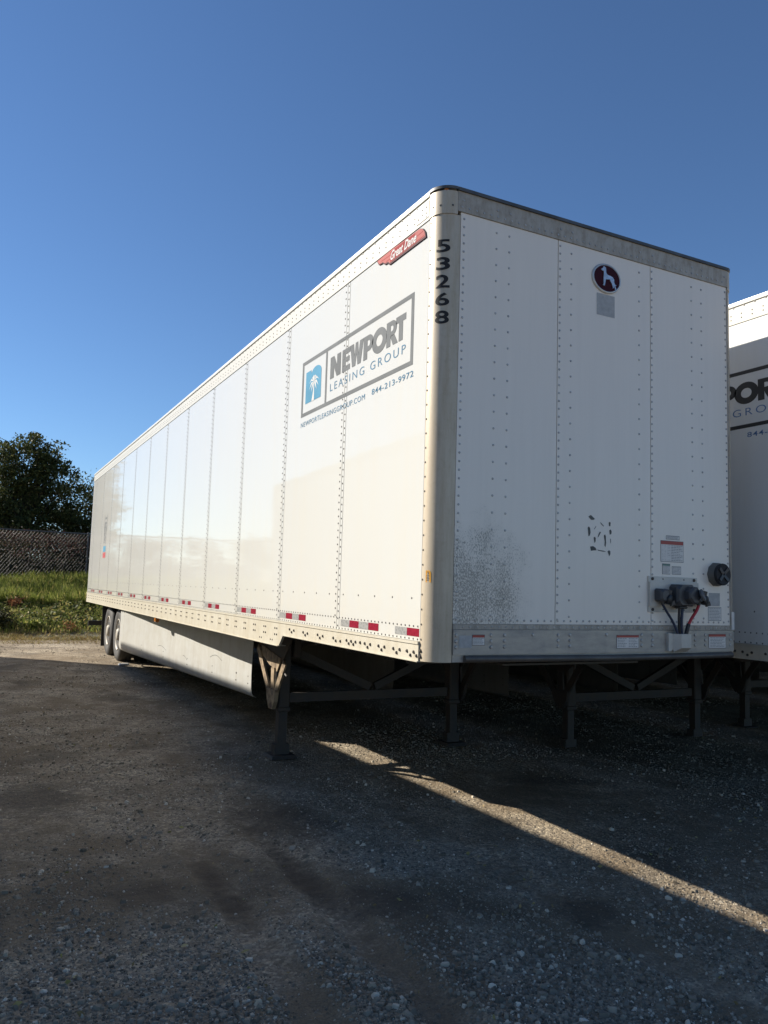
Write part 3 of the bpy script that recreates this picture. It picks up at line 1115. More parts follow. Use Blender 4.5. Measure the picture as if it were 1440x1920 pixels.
    mb.poly([(RC - (RC + .001) * math.cos(R(t)), RC - (RC + .001) * math.sin(R(t)), z) for t, z in ((16, 1.614), (34, 1.614), (34, 1.672), (30, 1.686), (16, 1.686))])
    st = mb.build('inspection_tag', 'sticker_orange', root)
    mb = MB()
    put_text(mb, '3', lambda u, v: (RC - (RC + .0018) * math.cos(R(20 + 7 * u)), RC - (RC + .0018) * math.sin(R(20 + 7 * u)), 1.662 + 0.018 * v), bold=0.01)
    for k in range(4):
        t0, t1, z = 19, 30, 1.652 - 0.009 * k
        mb.poly([(RC - (RC + .0018) * math.cos(R(t)), RC - (RC + .0018) * math.sin(R(t)), zz) for t, zz in ((t0, z), (t1 - 3 * (k % 2), z), (t1 - 3 * (k % 2), z + .004), (t0, z + .004))])
    mb.build('tag_print', 'print_ink', st)
    # ---- fleet number down the corner
    for k, ch in enumerate('53268'):
        mb = MB()
        zt = 3.762 - k * 0.1152
        put_text(mb, ch, lambda u, v: (RC - (RC + .0014) * math.cos(R(27 + 43 * u)), RC - (RC + .0014) * math.sin(R(27 + 43 * u)), zt - 0.084 + 0.084 * v), bold=0.022, cuts=10)
        mb.build('fleet_digit', 'digit_black', root)
    # ---- dog emblem
    em = thing_part('dog_emblem', root)
    C0 = (1.352, 3.768)

    def disc(rx, rz, n=40):
        return [(C0[0] + rx * math.cos(2 * math.pi * k / n), C0[1] + rz * math.sin(2 * math.pi * k / n)) for k in range(n)]
    mb = MB()
    mb.smooth = True
    mb.loft([[(x, y, z) for x, z in disc(rx, rz)] for y, rx, rz in ((0, .131, .106), (-0.008, .131, .106), (-0.013, .125, .1), (-0.013, .119, .094), (-0.008, .117, .092))], True)
    mb.build('emblem_rim', 'galvanised', em)
    mb = MB()
    mb.poly([(x, -0.0095, z) for x, z in disc(.1165, .0915)])
    mb.build('emblem_disc', 'emblem_maroon', em)
    dog = [(1.295, 3.825), (1.312, 3.835), (1.318, 3.849), (1.327, 3.848), (1.338, 3.842), (1.34, 3.827), (1.342, 3.805), (1.355, 3.793), (1.379, 3.791), (1.402, 3.785), (1.414, 3.77), (1.414, 3.752), (1.423, 3.736), (1.437, 3.734), (1.428, 3.729), (1.425, 3.722), (1.435, 3.705), (1.425, 3.699), (1.42, 3.713), (1.41, 3.725), (1.412, 3.711), (1.4, 3.706), (1.404, 3.716), (1.394, 3.738), (1.381, 3.752), (1.375, 3.765), (1.338, 3.759), (1.334, 3.739), (1.328, 3.712), (1.31, 3.713), (1.318, 3.722), (1.318, 3.748), (1.318, 3.774), (1.32, 3.793), (1.32, 3.817), (1.31, 3.815), (1.3, 3.82)]
    mb = MB()
    mb.prism([(x, -0.0095, z) for x, z in dog], (0, -0.006, 0))
    mb.build('dog_relief', 'emblem_silver', em)
    # blank pale sticker under the emblem
    mb = MB()
    mb.poly([(1.268, -0.0012, 3.500), (1.432, -0.0012, 3.500), (1.432, -0.0012, 3.655), (1.268, -0.0012, 3.655)])
    mb.build('blank_sticker', 'sticker_grey', root)

    # ---- warning stickers
    def sticker(x0, z0, x1, z1, head=None, rows=5, border=True, y=-0.0012, cols=((0.08, 0.92),), name='warning_sticker', base='sticker_white', header_h=0.16):
        mb = MB()
        if border:
            mb.mi = 1
            mb.poly([(x0, y, z0), (x1, y, z0), (x1, y, z1), (x0, y, z1)])
            bw = 0.0032
            mb.mi = 0
            mb.poly([(x0 + bw, y - .0006, z0 + bw), (x1 - bw, y - .0006, z0 + bw), (x1 - bw, y - .0006, z1 - bw), (x0 + bw, y - .0006, z1 - bw)])
        else:
            bw = 0
            mb.mi = 0
            mb.poly([(x0, y - .0006, z0), (x1, y - .0006, z0), (x1, y - .0006, z1), (x0, y - .0006, z1)])
        o = mb.build(name, [base, 'print_ink'], root)
        w, h = x1 - x0, z1 - z0
        top = z1 - bw
        if head:
            mb = MB()
            hh = h * header_h
            mb.poly([(x0 + bw, y - .0012, top - hh), (x1 - bw, y - .0012, top - hh), (x1 - bw, y - .0012, top), (x0 + bw, y - .0012, top)])
            mb.build('sticker_header', head, o)
            top -= hh
        mb = MB()
        rr = random.Random(int(x0 * 1000))
        for k in range(rows):
            zc = top - (top - z0 - bw) * (k + 0.75) / (rows + 0.5)
            t = (top - z0) / rows * 0.24
            for c0, c1 in cols:
                xx = x0 + w * c0
                xe = x0 + w * (c1 - (rr.random() * 0.15 if k % 3 else 0))
                while xx < xe:                                        # words
                    ln = min(rr.uniform(0.10, 0.24) * w * (c1 - c0), xe - xx)
                    mb.poly([(xx, y - .0012, zc), (xx + ln, y - .0012, zc), (xx + ln, y - .0012, zc + t), (xx, y - .0012, zc + t)])
                    xx += ln + 0.02 * w
        mb.build('sticker_print', 'print_ink', o)
        return o
    sticker(1.865, 1.815, 2.090, 1.966, 'sticker_red', 10, cols=((0.05, 0.12), (0.17, 0.24), (0.3, 0.42), (0.46, 0.95)))
    sticker(1.918, 1.975, 2.052, 2.003, None, 3)
    sticker(1.880, 1.727, 1.957, 1.802, 'sticker_green', 6)
    sticker(1.974, 1.728, 2.064, 1.786, None, 5)
    sticker(2.345, 1.510, 2.460, 1.606, None, 0, False, name='worn_sticker', base='sticker_grey')
    sticker(2.336, 1.404, 2.474, 1.502, None, 8)
    yr = -0.0132
    sticker(0.282, 1.240, 0.375, 1.306, 'sticker_red', 5, y=yr, header_h=0.22)
    sticker(0.190, 1.226, 0.280, 1.300, None, 0, False, y=yr, name='worn_sticker', base='sticker_grey')
    sticker(1.442, 1.212, 1.645, 1.303, 'sticker_red', 6, y=yr, cols=((0.05, 0.46), (0.54, 0.95)))
    sticker(2.325, 1.205, 2.505, 1.309, 'sticker_red', 7, y=yr)
    # glue residue of a lost decal
    blobs = [[(1.203, 2.089), (1.224, 2.102), (1.244, 2.088), (1.261, 2.076), (1.245, 2.070), (1.225, 2.069)], [(1.197, 2.014), (1.208, 2.024), (1.218, 2.012), (1.223, 1.985), (1.215, 1.962), (1.204, 1.957)],
             [(1.304, 2.059), (1.318, 2.052), (1.339, 2.034), (1.335, 2.03), (1.315, 2.044)], [(1.382, 2.060), (1.392, 2.066), (1.400, 2.06), (1.396, 2.035), (1.384, 2.037)],
             [(1.387, 2.008), (1.4, 2.014), (1.409, 2.0), (1.405, 1.982), (1.391, 1.979)], [(1.249, 1.951), (1.262, 1.957), (1.268, 1.944), (1.266, 1.925), (1.257, 1.914)],
             [(1.285, 1.953), (1.292, 1.958), (1.313, 1.99), (1.303, 1.993), (1.29, 1.972)], [(1.339, 1.968), (1.35, 1.978), (1.357, 1.964), (1.359, 1.92), (1.354, 1.891), (1.345, 1.902), (1.347, 1.93)],
             [(1.219, 1.889), (1.245, 1.893), (1.268, 1.882), (1.275, 1.866), (1.25, 1.864), (1.226, 1.86)], [(1.372, 1.864), (1.386, 1.872), (1.398, 1.864), (1.397, 1.845), (1.387, 1.831)],
             [(1.395, 1.951), (1.401, 1.95), (1.403, 1.93), (1.4, 1.915), (1.397, 1.93)], [(1.253, 2.009), (1.256, 2.006), (1.272, 2.027), (1.268, 2.029)], [(1.28, 1.872), (1.30, 1.869), (1.34, 1.866), (1.36, 1.860), (1.33, 1.860), (1.29, 1.864)]]
    mb = MB()
    for bl in blobs:
        mb.poly([(x, -0.0012, z) for x, z in bl])
    mb.build('glue_residue', 'residue', root, 'stuff')
    # ---- connector panel
    cp = thing_part('connector_panel', root)
    mb = MB()
    mb.box(1.742, 2.216, -0.022, -0.001, 1.50, 1.672)
    mb.hexa([(1.740, -0.008, 1.672), (2.218, -0.008, 1.672), (2.218, -0.001, 1.672), (1.740, -0.001, 1.672), (1.740, -0.008, 1.709), (2.218, -0.008, 1.709), (2.218, -0.001, 1.709), (1.740, -0.001, 1.709)])
    mb.hexa([(1.740, -0.008, 1.460), (2.218, -0.008, 1.460), (2.218, -0.001, 1.460), (1.740, -0.001, 1.460), (1.740, -0.008, 1.50), (2.218, -0.008, 1.50), (2.218, -0.001, 1.50), (1.740, -0.001, 1.50)])
    mb.build('panel_plate', 'plate_beige', cp)
    mb = MB()
    for x in (1.778, 2.185):
        for z in (1.692, 1.478):
            mb.lathe([(0, .011), (.006, .011), (.009, .007)], (x, -0.008, z), (0, -1, 0), 10)
    for x in (1.88, 2.085):
        for z in (1.692, 1.478):
            mb.rivet((x, -0.008, z), ny, 0.006, 0.003)
    mb.build('panel_bolts', 'bolt_dark', cp, 'stuff')
    # electrical socket box with its hinged lid
    mb = MB()

    def chamf(x0, x1, z0, z1, c, y):
        return [(x0 + c, y, z0), (x1 - c, y, z0), (x1, y, z0 + c), (x1, y, z1 - c), (x1 - c, y, z1), (x0 + c, y, z1), (x0, y, z1 - c), (x0, y, z0 + c)]
    mb.loft([chamf(1.925, 2.105, 1.505, 1.658, .02, -0.022), chamf(1.925, 2.105, 1.505, 1.658, .022, -0.085), chamf(1.935, 2.095, 1.515, 1.65, .03, -0.105)], True)
    mb.loft([chamf(1.985, 2.110, 1.52, 1.645, .035, -0.105), chamf(1.99, 2.105, 1.525, 1.64, .035, -0.14), chamf(2.00, 2.095, 1.535, 1.63, .035, -0.15)], True)
    mb.build('socket_box', 'plastic_grey', cp)
    mb = MB()
    mb.smooth = True
    d = Vector((0.45, -0.75, 0.3)).normalized()
    mb.lathe([(0, .038), (.012, .044), (.018, .040), (.02, 0.0)], (2.09, -0.155, 1.585), d, 20)
    mb.build('socket_lid', 'cap_grey', cp)
    mb = MB()
    mb.bevbox(1.955, 2.035, -0.09, -0.035, 1.488, 1.507, .006)
    mb.build('cable_gland', 'rubber_black', cp)
    for cx in (1.828, 2.178):
        gh = thing_part('air_coupling', cp)
        mb = MB()
        mb.loft([chamf(cx - .045, cx + .035, 1.535, 1.625, .012, -0.022), chamf(cx - .042, cx + .035, 1.535, 1.622, .014, -0.075), chamf(cx - .03, cx + .025, 1.545, 1.61, .014, -0.088)], True)
        mb.build('coupling_body', 'plastic_grey', gh)
        mb = MB()
        mb.smooth = True
        mb.lathe([(0, .034), (.03, .036), (.036, .030), (.04, .016), (.04, 0)], (cx + .03, -0.06, 1.553), (0.35, -0.9, -0.1), 16)
        mb.build('coupling_face', 'rubber_black', gh)
        mb = MB()
        mb.bar((cx + .02, -0.05, 1.61), (cx + .068, -0.065, 1.598), .022, .03)
        mb.build('coupling_lug', 'bolt_dark', gh)
        mb = MB()
        mb.bar((cx + .05, -0.075, 1.52), (cx + .082, -0.08, 1.53), .02, .03)
        mb.build('coupling_lug', 'bolt_dark', gh)
        mb = MB()
        mb.tube([(cx - .005, -0.055, 1.537), (cx, -0.057, 1.515)], .014, 8)
        mb.build('coupling_nut', 'bolt_dark', gh)

    def hose(name, pts, r, matn):
        mb = MB()
        P = [Vector(p) for p in pts]
        out = []
        for i in range(len(P) - 1):
            p0, p1, p2, p3 = P[max(i - 1, 0)], P[i], P[i + 1], P[min(i + 2, len(P) - 1)]
            for k in range(5):
                t = k / 5
                out.append(0.5 * ((2 * p1) + (p2 - p0) * t + (2 * p0 - 5 * p1 + 4 * p2 - p3) * t * t + (3 * p1 - p0 - 3 * p2 + p3) * t ** 3))
        out.append(P[-1])
        mb.tube(out, r, 8)
        return mb.build(name, matn, cp)
    hose('air_hose', [(1.825, -0.057, 1.515), (1.86, -0.056, 1.47), (1.93, -0.052, 1.39), (1.985, -0.048, 1.30)], .0085, 'hose_blue')
    hose('cable', [(1.982, -0.06, 1.49), (1.978, -0.058, 1.42), (1.988, -0.052, 1.36), (2.0, -0.046, 1.30)], .0085, 'rubber_black')
    hose('cable', [(2.012, -0.06, 1.49), (2.006, -0.058, 1.42), (2.01, -0.052, 1.36), (2.022, -0.046, 1.30)], .010, 'hose_blue')
    hose('air_hose', [(2.178, -0.057, 1.515), (2.150, -0.06, 1.475), (2.105, -0.056, 1.42), (2.078, -0.052, 1.376)], .0105, 'hose_red')
    hose('hose_sleeve', [(2.080, -0.052, 1.382), (2.066, -0.05, 1.34), (2.058, -0.046, 1.30)], .014, 'rubber_black')
    # conduit box on the lower rail
    mb = MB()
    mb.box(1.905, 1.935, -0.034, -0.0122, 1.192, 1.315)
    mb.hexa([(1.935, -0.030, 1.20), (2.085, -0.030, 1.20), (2.085, -0.0122, 1.20), (1.935, -0.0122, 1.20), (1.935, -0.030, 1.312), (2.085, -0.030, 1.312), (2.085, -0.0122, 1.312), (1.935, -0.0122, 1.312)])
    mb.hexa([(1.985, -0.075, 1.216), (2.080, -0.075, 1.216), (2.080, -0.030, 1.185), (1.955, -0.030, 1.185), (1.985, -0.075, 1.312), (2.080, -0.075, 1.312), (2.080, -0.030, 1.312), (1.955, -0.030, 1.312)])
    mb.build('conduit_box', 'plate_beige', cp)
    # ---- round vent
    ve = thing_part('vent', root)
    mb = MB()
    mb.smooth = True
    mb.lathe([(0, .090), (.02, .088), (.035, .08), (.05, .078)], (2.420, 0, 1.742), (0, -1, 0), 10)
    mb.build('vent_base', 'vent_base', ve)
    mb = MB()
    mb.smooth = True
    mb.lathe([(.05, .074), (.052, .080), (.066, .080), (.072, .074), (.070, .050), (.066, 0)], (2.420, 0, 1.742), (0, -1, 0), 28)
    mb.build('vent_cap', 'vent_black', ve)
    mb = MB()
    for q in range(4):
        a0 = R(45 + 90 * q)
        d = Vector((math.cos(a0), 0, math.sin(a0)))
        mb.bar(Vector((2.42, -0.071, 1.742)) + d * .008, Vector((2.42, -0.077, 1.742)) + d * .062, .022, .008, (0, -1, 0))
    mb.build('vent_vane', 'plastic_grey', ve)

    # ---- underside
    mb = MB()
    mb.box(0.05, WD - 0.05, 0.15, L - 0.05, 1.215, 1.245)
    mb.build('floor', 'floor_dark', root)
    mb = MB()
    y = 0.35
    while y < L - 0.2:
        mb.box(0.045, WD - 0.045, y - 0.025, y + 0.025, 1.10, 1.2145)
        y += 0.3045
    mb.build('cross_members', 'floor_dark', root, 'stuff')
    mb = MB()
    mb.box(0.7, 1.9, 0.25, 1.7, 1.085, 1.0985)
    mb.lathe([(0, .045), (.03, .045), (.035, .07), (.05, .07)], (WD / 2, 0.92, 1.085), (0, 0, -1), 14)
    mb.build('coupler_plate', 'black_paint', root)
    # ---- landing gear
    LY = 3.40
    lg = thing_part('landing_gear', root)
    for lx, s in ((0.34, -1), (WD - 0.34, 1)):
        ly = LY
        mb = MB()
        mb.bevbox(lx - .06, lx + .06, ly - .06, ly + .06, 0.36, 1.10, .012)
        mb.box(lx - .044, lx + .044, ly - .044, ly + .044, -0.02, 0.36)
        mb.mi = 1
        mb.bevbox(lx - .068, lx + .068, ly - .068, ly + .068, 0.34, 0.39, .01)
        mb.build('leg', ['leg_steel', 'leg_steel'], lg)
        mb = MB()
        mb.hexa([(lx - .13, ly - .14, -0.095), (lx + .13, ly - .14, -0.095), (lx + .13, ly + .14, -0.095), (lx - .13, ly + .14, -0.095),
                 (lx - .115, ly - .12, -0.065), (lx + .115, ly - .12, -0.065), (lx + .115, ly + .12, -0.065), (lx - .115, ly + .12, -0.065)])
        mb.box(lx - .075, lx + .075, ly - .05, ly + .05, -0.065, 0.03)
        mb.build('foot', 'leg_steel', lg)
        # hanger on the outer face: plate on top, three struts meeting in a shoe
        xo = lx + s * 0.070
        mb = MB()
        mb.prism([(xo, ly - .45, 1.095), (xo, ly + .72, 1.095), (xo, ly + .66, 1.02), (xo, ly + .16, 0.80), (xo, ly - .12, 0.80), (xo, ly - .38, 1.02)], (s * 0.008, 0, 0))
        mb.build('hanger_plate', 'leg_steel', lg)
        mb = MB()
        mb.prism([(xo + s * .009, ly - .16, 0.865), (xo + s * .009, ly + .50, 0.965), (xo + s * .009, ly + .40, 0.86), (xo + s * .009, ly + .18, 0.78), (xo + s * .009, ly - .06, 0.73)], (s * 0.01, 0, 0))
        mb.build('gusset', 'rust_steel' if s < 0 else 'leg_steel', lg)  # right leg takes dark steel for rust, shade painted in
        for yt, zt, w in ((-.30, 0.84, .075), (.02, 0.76, .085), (.50, 0.93, .075)):
            mb = MB()
            mb.bar((xo + s * .026, ly + yt, zt), (xo + s * .026, ly + yt * 0.22, 0.52), .02, w, (0, 1, 0))
            mb.build('strut', 'rust_steel' if s < 0 else 'leg_steel', lg)
        mb = MB()
        mb.prism([(xo + s * .012, ly - .13, 0.56), (xo + s * .012, ly + .15, 0.56), (xo + s * .012, ly + .11, 0.45), (xo + s * .012, ly + .05, 0.37), (xo + s * .012, ly - .05, 0.37), (xo + s * .012, ly - .10, 0.45)], (s * 0.04, 0, 0))
        mb.build('strut_shoe', 'rust_steel' if s < 0 else 'leg_steel', lg)
    mb = MB()
    mb.bar((0.41, LY, 0.47), (WD - 0.41, LY, 0.47), .05, .09)
    mb.build('cross_bar', 'leg_steel', lg)
    for xa, xb in ((0.42, WD / 2 - .03), (WD - 0.42, WD / 2 + .03)):
        mb = MB()
        mb.bar((xa, LY, 0.93), (xb, LY, 0.55), .05, .075)
        mb.build('diagonal_brace', 'leg_steel', lg)
    mb = MB()
    mb.tube([(0.34, LY, 0.99), (WD - 0.34, LY, 0.99)], .018, 8)
    mb.build('cross_shaft', 'leg_steel', lg)
    mb = MB()
    mb.bevbox(0.412, 0.50, LY - .07, LY + .07, 0.86, 1.06, .012)
    mb.lathe([(0, .05), (.02, .05), (.028, .035)], (0.50, LY, 0.99), (1, 0, 0), 14)
    mb.build('gearbox', 'leg_steel', lg)
    mb = MB()
    mb.tube([(0.30, LY - .09, 0.99), (0.30, LY - .14, 0.99), (0.30, LY - .14, 0.72), (0.30, LY - .22, 0.70)], .011, 8)
    mb.build('crank_handle', 'leg_steel', lg)
    # ---- side skirt: a sheet bowed inwards at its front end, rolled under at its lower edge
    ya, yb = 4.62, 11.30

    def sx(y):
        return 0.03 + 0.39 * np.clip((10.9 - y) / 6.25, 0, 1.02) ** 1.05
    mb = MB()
    mb.smooth = True
    ys = np.linspace(ya, yb, 46)
    outer, inner = [], []
    rows = []
    for y in ys:
        zb = 0.300 - 0.015 * (y - ya) / (yb - ya)
        x = sx(y)
        top = ZR - 0.004 + 0.02
        w = 0.006 * math.sin(y * 5.1) * 0.6
        prof = [(x, top), (x + w, 0.86), (x + w * 1.5 - .003, 0.70), (x + w - .006, 0.56), (x - .006, zb + .10), (x + .002, zb + .045), (x + .022, zb + .012), (x + .055, zb)]
        rows.append(prof)
    # slightly rounded front lower corner
    ring = [[(px, y, pz) for px, pz in prof] + [(px + .005, y, pz + .002) for px, pz in prof[::-1]] for y, prof in zip(ys, rows)]
    mb.loft(ring, True)
    sk = mb.build('side_skirt', 'white_skirt', root)
    mb = MB()
    mb.smooth = True
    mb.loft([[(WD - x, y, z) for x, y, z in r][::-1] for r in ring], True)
    mb.build('side_skirt', 'skirt_shaded', root)
    mb = MB()
    for y in (9.49, 8.2, 7.0, 5.95, 5.1, 4.72):
        for z in (0.53, 0.45):
            mb.rivet((sx(y) - .006, y, z - 0.02 * (y - 4) / 6), nx, .011, .005)
    for y in (11.1, 10.9, 10.7):
        mb.rivet((sx(y) - .001, y, 0.99), nx, .011, .005)
    mb.build('skirt_fasteners', 'bolt_dark', sk, 'stuff')
    mb = MB()
    for z, y0, y1, a in ((0.545, 8.05, 8.5, 0.4), (0.50, 7.0, 7.2, .3), (0.62, 5.6, 6.05, .5)):
        n = 9
        pts = [(sx(y0 + (y1 - y0) * k / n) - .0095, y0 + (y1 - y0) * k / n, z + 0.05 * math.sin(a * 6 * k / n)) for k in range(n + 1)]
        for k in range(n):
            p, q = pts[k], pts[k + 1]
            mb.poly([p, q, (q[0], q[1], q[2] - .008), (p[0], p[1], p[2] - .004)])
    mb.build('scuff_marks', 'residue', sk, 'stuff')
    # amber turn lamp under the rail
    mb = MB()
    mb.bevbox(-0.01, 0.045, 7.93, 8.06, ZR - .075, ZR - .0065, .01)
    mb.build('turn_lamp', 'lens_amber', root)
    # ---- running gear
    rg = thing_part('running_gear', root)
    mb = MB()
    for x in (0.72, WD - 0.72):
        mb.box(x - .05, x + .05, 10.9, 14.4, 0.93, 1.098)
    for y in (11.9, 13.15):
        for x in (0.72, WD - 0.72):
            mb.box(x - .06, x + .06, y - .35, y + .1, 0.62, 0.72)
            mb.lathe([(0, .12), (.2, .12)], (x, y + .2, 0.68), (0, 0, 1), 14)
    mb.build('suspension', 'black_paint', rg)
    for y in (11.9, 13.15):
        mb = MB()
        mb.tube([(0.30, y, 0.53), (WD - 0.30, y, 0.53)], .075, 14)
        mb.build('axle', 'black_paint', rg)
        for s, xo in ((1, 0.055), (-1, WD - 0.055)):
            for inner in (0, 1):
                xc = xo + s * (0.02 + 0.33 * inner)
                wh = thing_part('wheel', rg)
                mb = MB()
                mb.smooth = True
                r = 0.515
                prof = [(0.03, .285), (0.012, .33), (0.0, .40), (0.006, .455), (0.028, .492), (0.05, .508)]
                for g0 in (0.075, 0.125, 0.175):
                    prof += [(g0, r), (g0 + .012, r), (g0 + .014, r - .012), (g0 + .022, r - .012), (g0 + .024, r)]
                prof += [(0.235, .508), (0.258, .492), (0.28, .455), (0.286, .40), (0.274, .33), (0.256, .285)]
                mb.lathe(prof, (xc, y, 0.53), (s, 0, 0), 44)
                mb.build('tyre', 'tyre_rubber', wh)
                mb = MB()
                mb.smooth = True
                if not inner:
                    mb.lathe([(0.10, .10), (0.03, .292), (0.018, .297), (0.010, .290), (0.016, .276), (0.04, .262), (0.055, .245), (0.058, .20), (0.055, .13), (0.048, .118), (0.015, .112), (-0.005, .095), (-0.012, .06), (-0.012, 0)], (xc, y, 0.53), (s, 0, 0), 40)
                else:
                    mb.lathe([(0.03, .292), (0.03, .1), (0.2, .1)], (xc, y, 0.53), (s, 0, 0), 30)
                mb.build('rim', 'rim_alu', wh)
                if not inner:
                    mb = MB()
                    for k in range(10):
                        t = 2 * math.pi * k / 10
                        mb.lathe([(0, .016), (-s * 0 - .022, .016), (-.03, .012)], (xc + s * .058, y + .19 * math.cos(t), 0.53 + .19 * math.sin(t)), (s, 0, 0), 8)
                    mb.build('wheel_nuts', 'rust_steel', wh, 'stuff')
    for x0 in (0.06, WD - 0.70):
        mb = MB()
        mb.box(x0, x0 + .62, 13.86, 13.872, 0.16, 1.03)
        mb.build('mud_flap', 'rubber_black', rg)
    mb = MB()
    mb.box(0.055, WD - 0.055, L - .10, L - .02, 0.476, 0.586)
    for x in (0.75, WD - .75):
        mb.box(x - .05, x + .05, L - .095, L - .03, 0.586, 1.045)
    mb.build('rear_bumper', 'black_paint', root)
    return root


def thing_part(name, parent):
    o = bpy.data.objects.new(name, None)
    COL.objects.link(o)
    o.parent = parent
    o.empty_display_size = 0.1
    return o


def copy_tree(o, parent=None, skip=()):
    c = o.copy()
    COL.objects.link(c)
    if parent:
        c.parent = parent
    for ch in list(o.children):
        if ch.name.split('.')[0] not in skip:
            copy_tree(ch, c, skip)
    return c


def swap(o, new):
    for i, s in enumerate(o.material_slots):
        s.link = 'OBJECT'
        s.material = MATS[new]


trailer = build_trailer()
DECALS = ('nameplate', 'dog_emblem', 'blank_sticker', 'inspection_tag', 'fleet_digit', 'glue_residue', 'warning_sticker', 'worn_sticker', 'reflector')
# neighbour on the right: same type, its print is not faded
t2 = copy_tree(trailer, skip=DECALS + ('reflective_tape',))
t2.location = (3.15, -0.52, -0.045)
def shade_gear(t):  # swaps rusty brackets to dark steel so they look shaded
    for ch in t.children:
        n = ch.name.split('.')[0]
        if n == 'landing_gear':
            for q in ch.children:
                if q.name.split('.')[0] in ('gusset', 'strut', 'strut_shoe'):
                    swap(q, 'leg_steel')


shade_gear(t2)
t2['label'] = 'white trailer at the right edge with dark POR lettering on its shaded side'
for o in t2.children:
    n = o.name.split('.')[0]
    if n in ('logo_frame', 'logo_letter'):
        swap(o, 'ink_dark')
    elif n in ('subtitle_letter', 'web_address', 'phone_digit'):
        swap(o, 'blue_dark')
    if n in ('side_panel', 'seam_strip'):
        swap(o, 'white_shade_lift')
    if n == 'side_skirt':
        swap(o, 'skirt_shaded')
    if n == 'phone_digit':
        o.location.y += -0.10
# added on the right to darken the ground; left one throws the foreground shadow
PLAIN = DECALS + ('logo_frame', 'logo_letter', 'logo_emblem', 'palm_print', 'subtitle_letter', 'web_address', 'phone_digit', 'rear_logo', 'rear_logo_block', 'rear_logo_flag',
                  'side_rivets', 'top_rail_rivets', 'bottom_rail_rivets', 'front_rivets', 'front_rail_bolts', 'connector_panel', 'vent', 'reflective_tape')
for loc, rz, lab in (((6.40, -0.2, -0.03), 0, 'white trailer added beyond the right one to darken the ground, only its legs showing under'),
                     ((9.75, -0.6, -0.02), 0, 'white trailer added second beyond the right one, hidden, to darken the ground'),
                     ((13.1, -0.3, -0.02), 0, 'white trailer added third beyond the right one, hidden, to darken the ground'),
                     ((-6.10, -0.80, 0.0), 0.0535, 'white trailer parked left of the camera, mirrored in the glossy side and shading the gravel')):
    t = copy_tree(trailer, skip=PLAIN)
    t.location = loc
    t.rotation_euler = (0, 0, rz)
    t['label'] = lab
    shade_gear(t)
    for o in t.children:
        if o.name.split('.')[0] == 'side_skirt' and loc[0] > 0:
            swap(o, 'skirt_shaded')

# ------------------------------------------------------------------ fence
FY = 24.6


def fence_y(x):
    return FY + 0.12 * x


simple('fence_wire', (0.075, 0.077, 0.08), 0.5, 0.3, 0.25, 5)
fence = thing('chain_link_fence', 'grey chain link fence along the top of the grass bank', 'fence', (0, FY, 1.3))
ft = 1.80


def fpt(x, z, dy=0.0):
    return (x, fence_y(x) - FY + dy, z)


for x in np.arange(-15.05, 14, 3.2):
    mb = MB()
    zb = float(bank_z(x, fence_y(x))) - 1.3
    mb.tube([fpt(x, zb - .3, .04), fpt(x, ft + .02, .04)], .03, 8)
    mb.lathe([(0, .034), (.03, .03), (.045, .0)], fpt(x, ft + .02, .04), (0, 0, 1), 8)
    mb.build('post', 'fence_wire', fence)
mb = MB()
mb.tube([fpt(-14.5, ft), fpt(14.2, ft)], .021, 8)
mb.build('top_rail', 'fence_wire', fence)
mb = MB()
p = 0.105
for x0 in np.arange(-15.5, 14.5, p):
    for sgn, r, dy in ((1, .0033, 0.0), (-1, .0022, 0.008)):
        xa, xb = (x0, x0 + ft * 0.80) if sgn > 0 else (x0 + ft * 0.80, x0)
        mb.tube([fpt(xa, 0.0 - .15, dy), fpt(xb, ft, dy)], r, 3, False)
mb.build('wire_mesh', 'fence_wire', fence, 'stuff')

# ------------------------------------------------------------------ vegetation


def leaf_mat(name, stops, trans=0.25, rough=0.55):
    m, nt, b = nodes_of(name)
    g = N(nt, 'ShaderNodeNewGeometry')
    c = ramp(nt, g.outputs['Random Per Island'], stops)
    nt.links.new(c, b.inputs['Base Color'])
    b.inputs['Roughness'].default_value = rough
    b.inputs['Specular IOR Level'].default_value = 0.15
    t = N(nt, 'ShaderNodeBsdfTranslucent')
    nt.links.new(c, t.inputs[0])
    mx = N(nt, 'ShaderNodeMixShader')
    mx.inputs[0].default_value = trans
    nt.links.new(b.outputs[0], mx.inputs[1])
    nt.links.new(t.outputs[0], mx.inputs[2])
    out = [n for n in nt.nodes if n.type == 'OUTPUT_MATERIAL'][0]
    nt.links.new(mx.outputs[0], out.inputs[0])


leaf_mat('tree_leaf', [(0.0, (0.029, 0.037, 0.013)), (0.5, (0.055, 0.067, 0.022)), (0.85, (0.090, 0.098, 0.031)), (1.0, (0.156, 0.144, 0.050))], 0.28, 0.5)
leaf_mat('shrub_leaf', [(0.0, (0.022, 0.026, 0.011)), (0.5, (0.042, 0.047, 0.018)), (0.8, (0.07, 0.066, 0.026)), (1.0, (0.12, 0.105, 0.04))], 0.12, 0.65)
leaf_mat('vine_leaf', [(0.0, (0.05, 0.025, 0.02)), (0.5, (0.085, 0.04, 0.03)), (1.0, (0.12, 0.075, 0.04))], 0.2)
leaf_mat('grass_green', [(0.0, (0.102, 0.131, 0.030)), (0.5, (0.204, 0.246, 0.051)), (0.85, (0.327, 0.339, 0.085)), (1.0, (0.532, 0.415, 0.171))], 0.45, 0.6)
leaf_mat('grass_dry', [(0.0, (0.210, 0.150, 0.068)), (0.5, (0.360, 0.270, 0.128)), (0.8, (0.255, 0.240, 0.075)), (1.0, (0.540, 0.450, 0.240))], 0.2, 0.6)
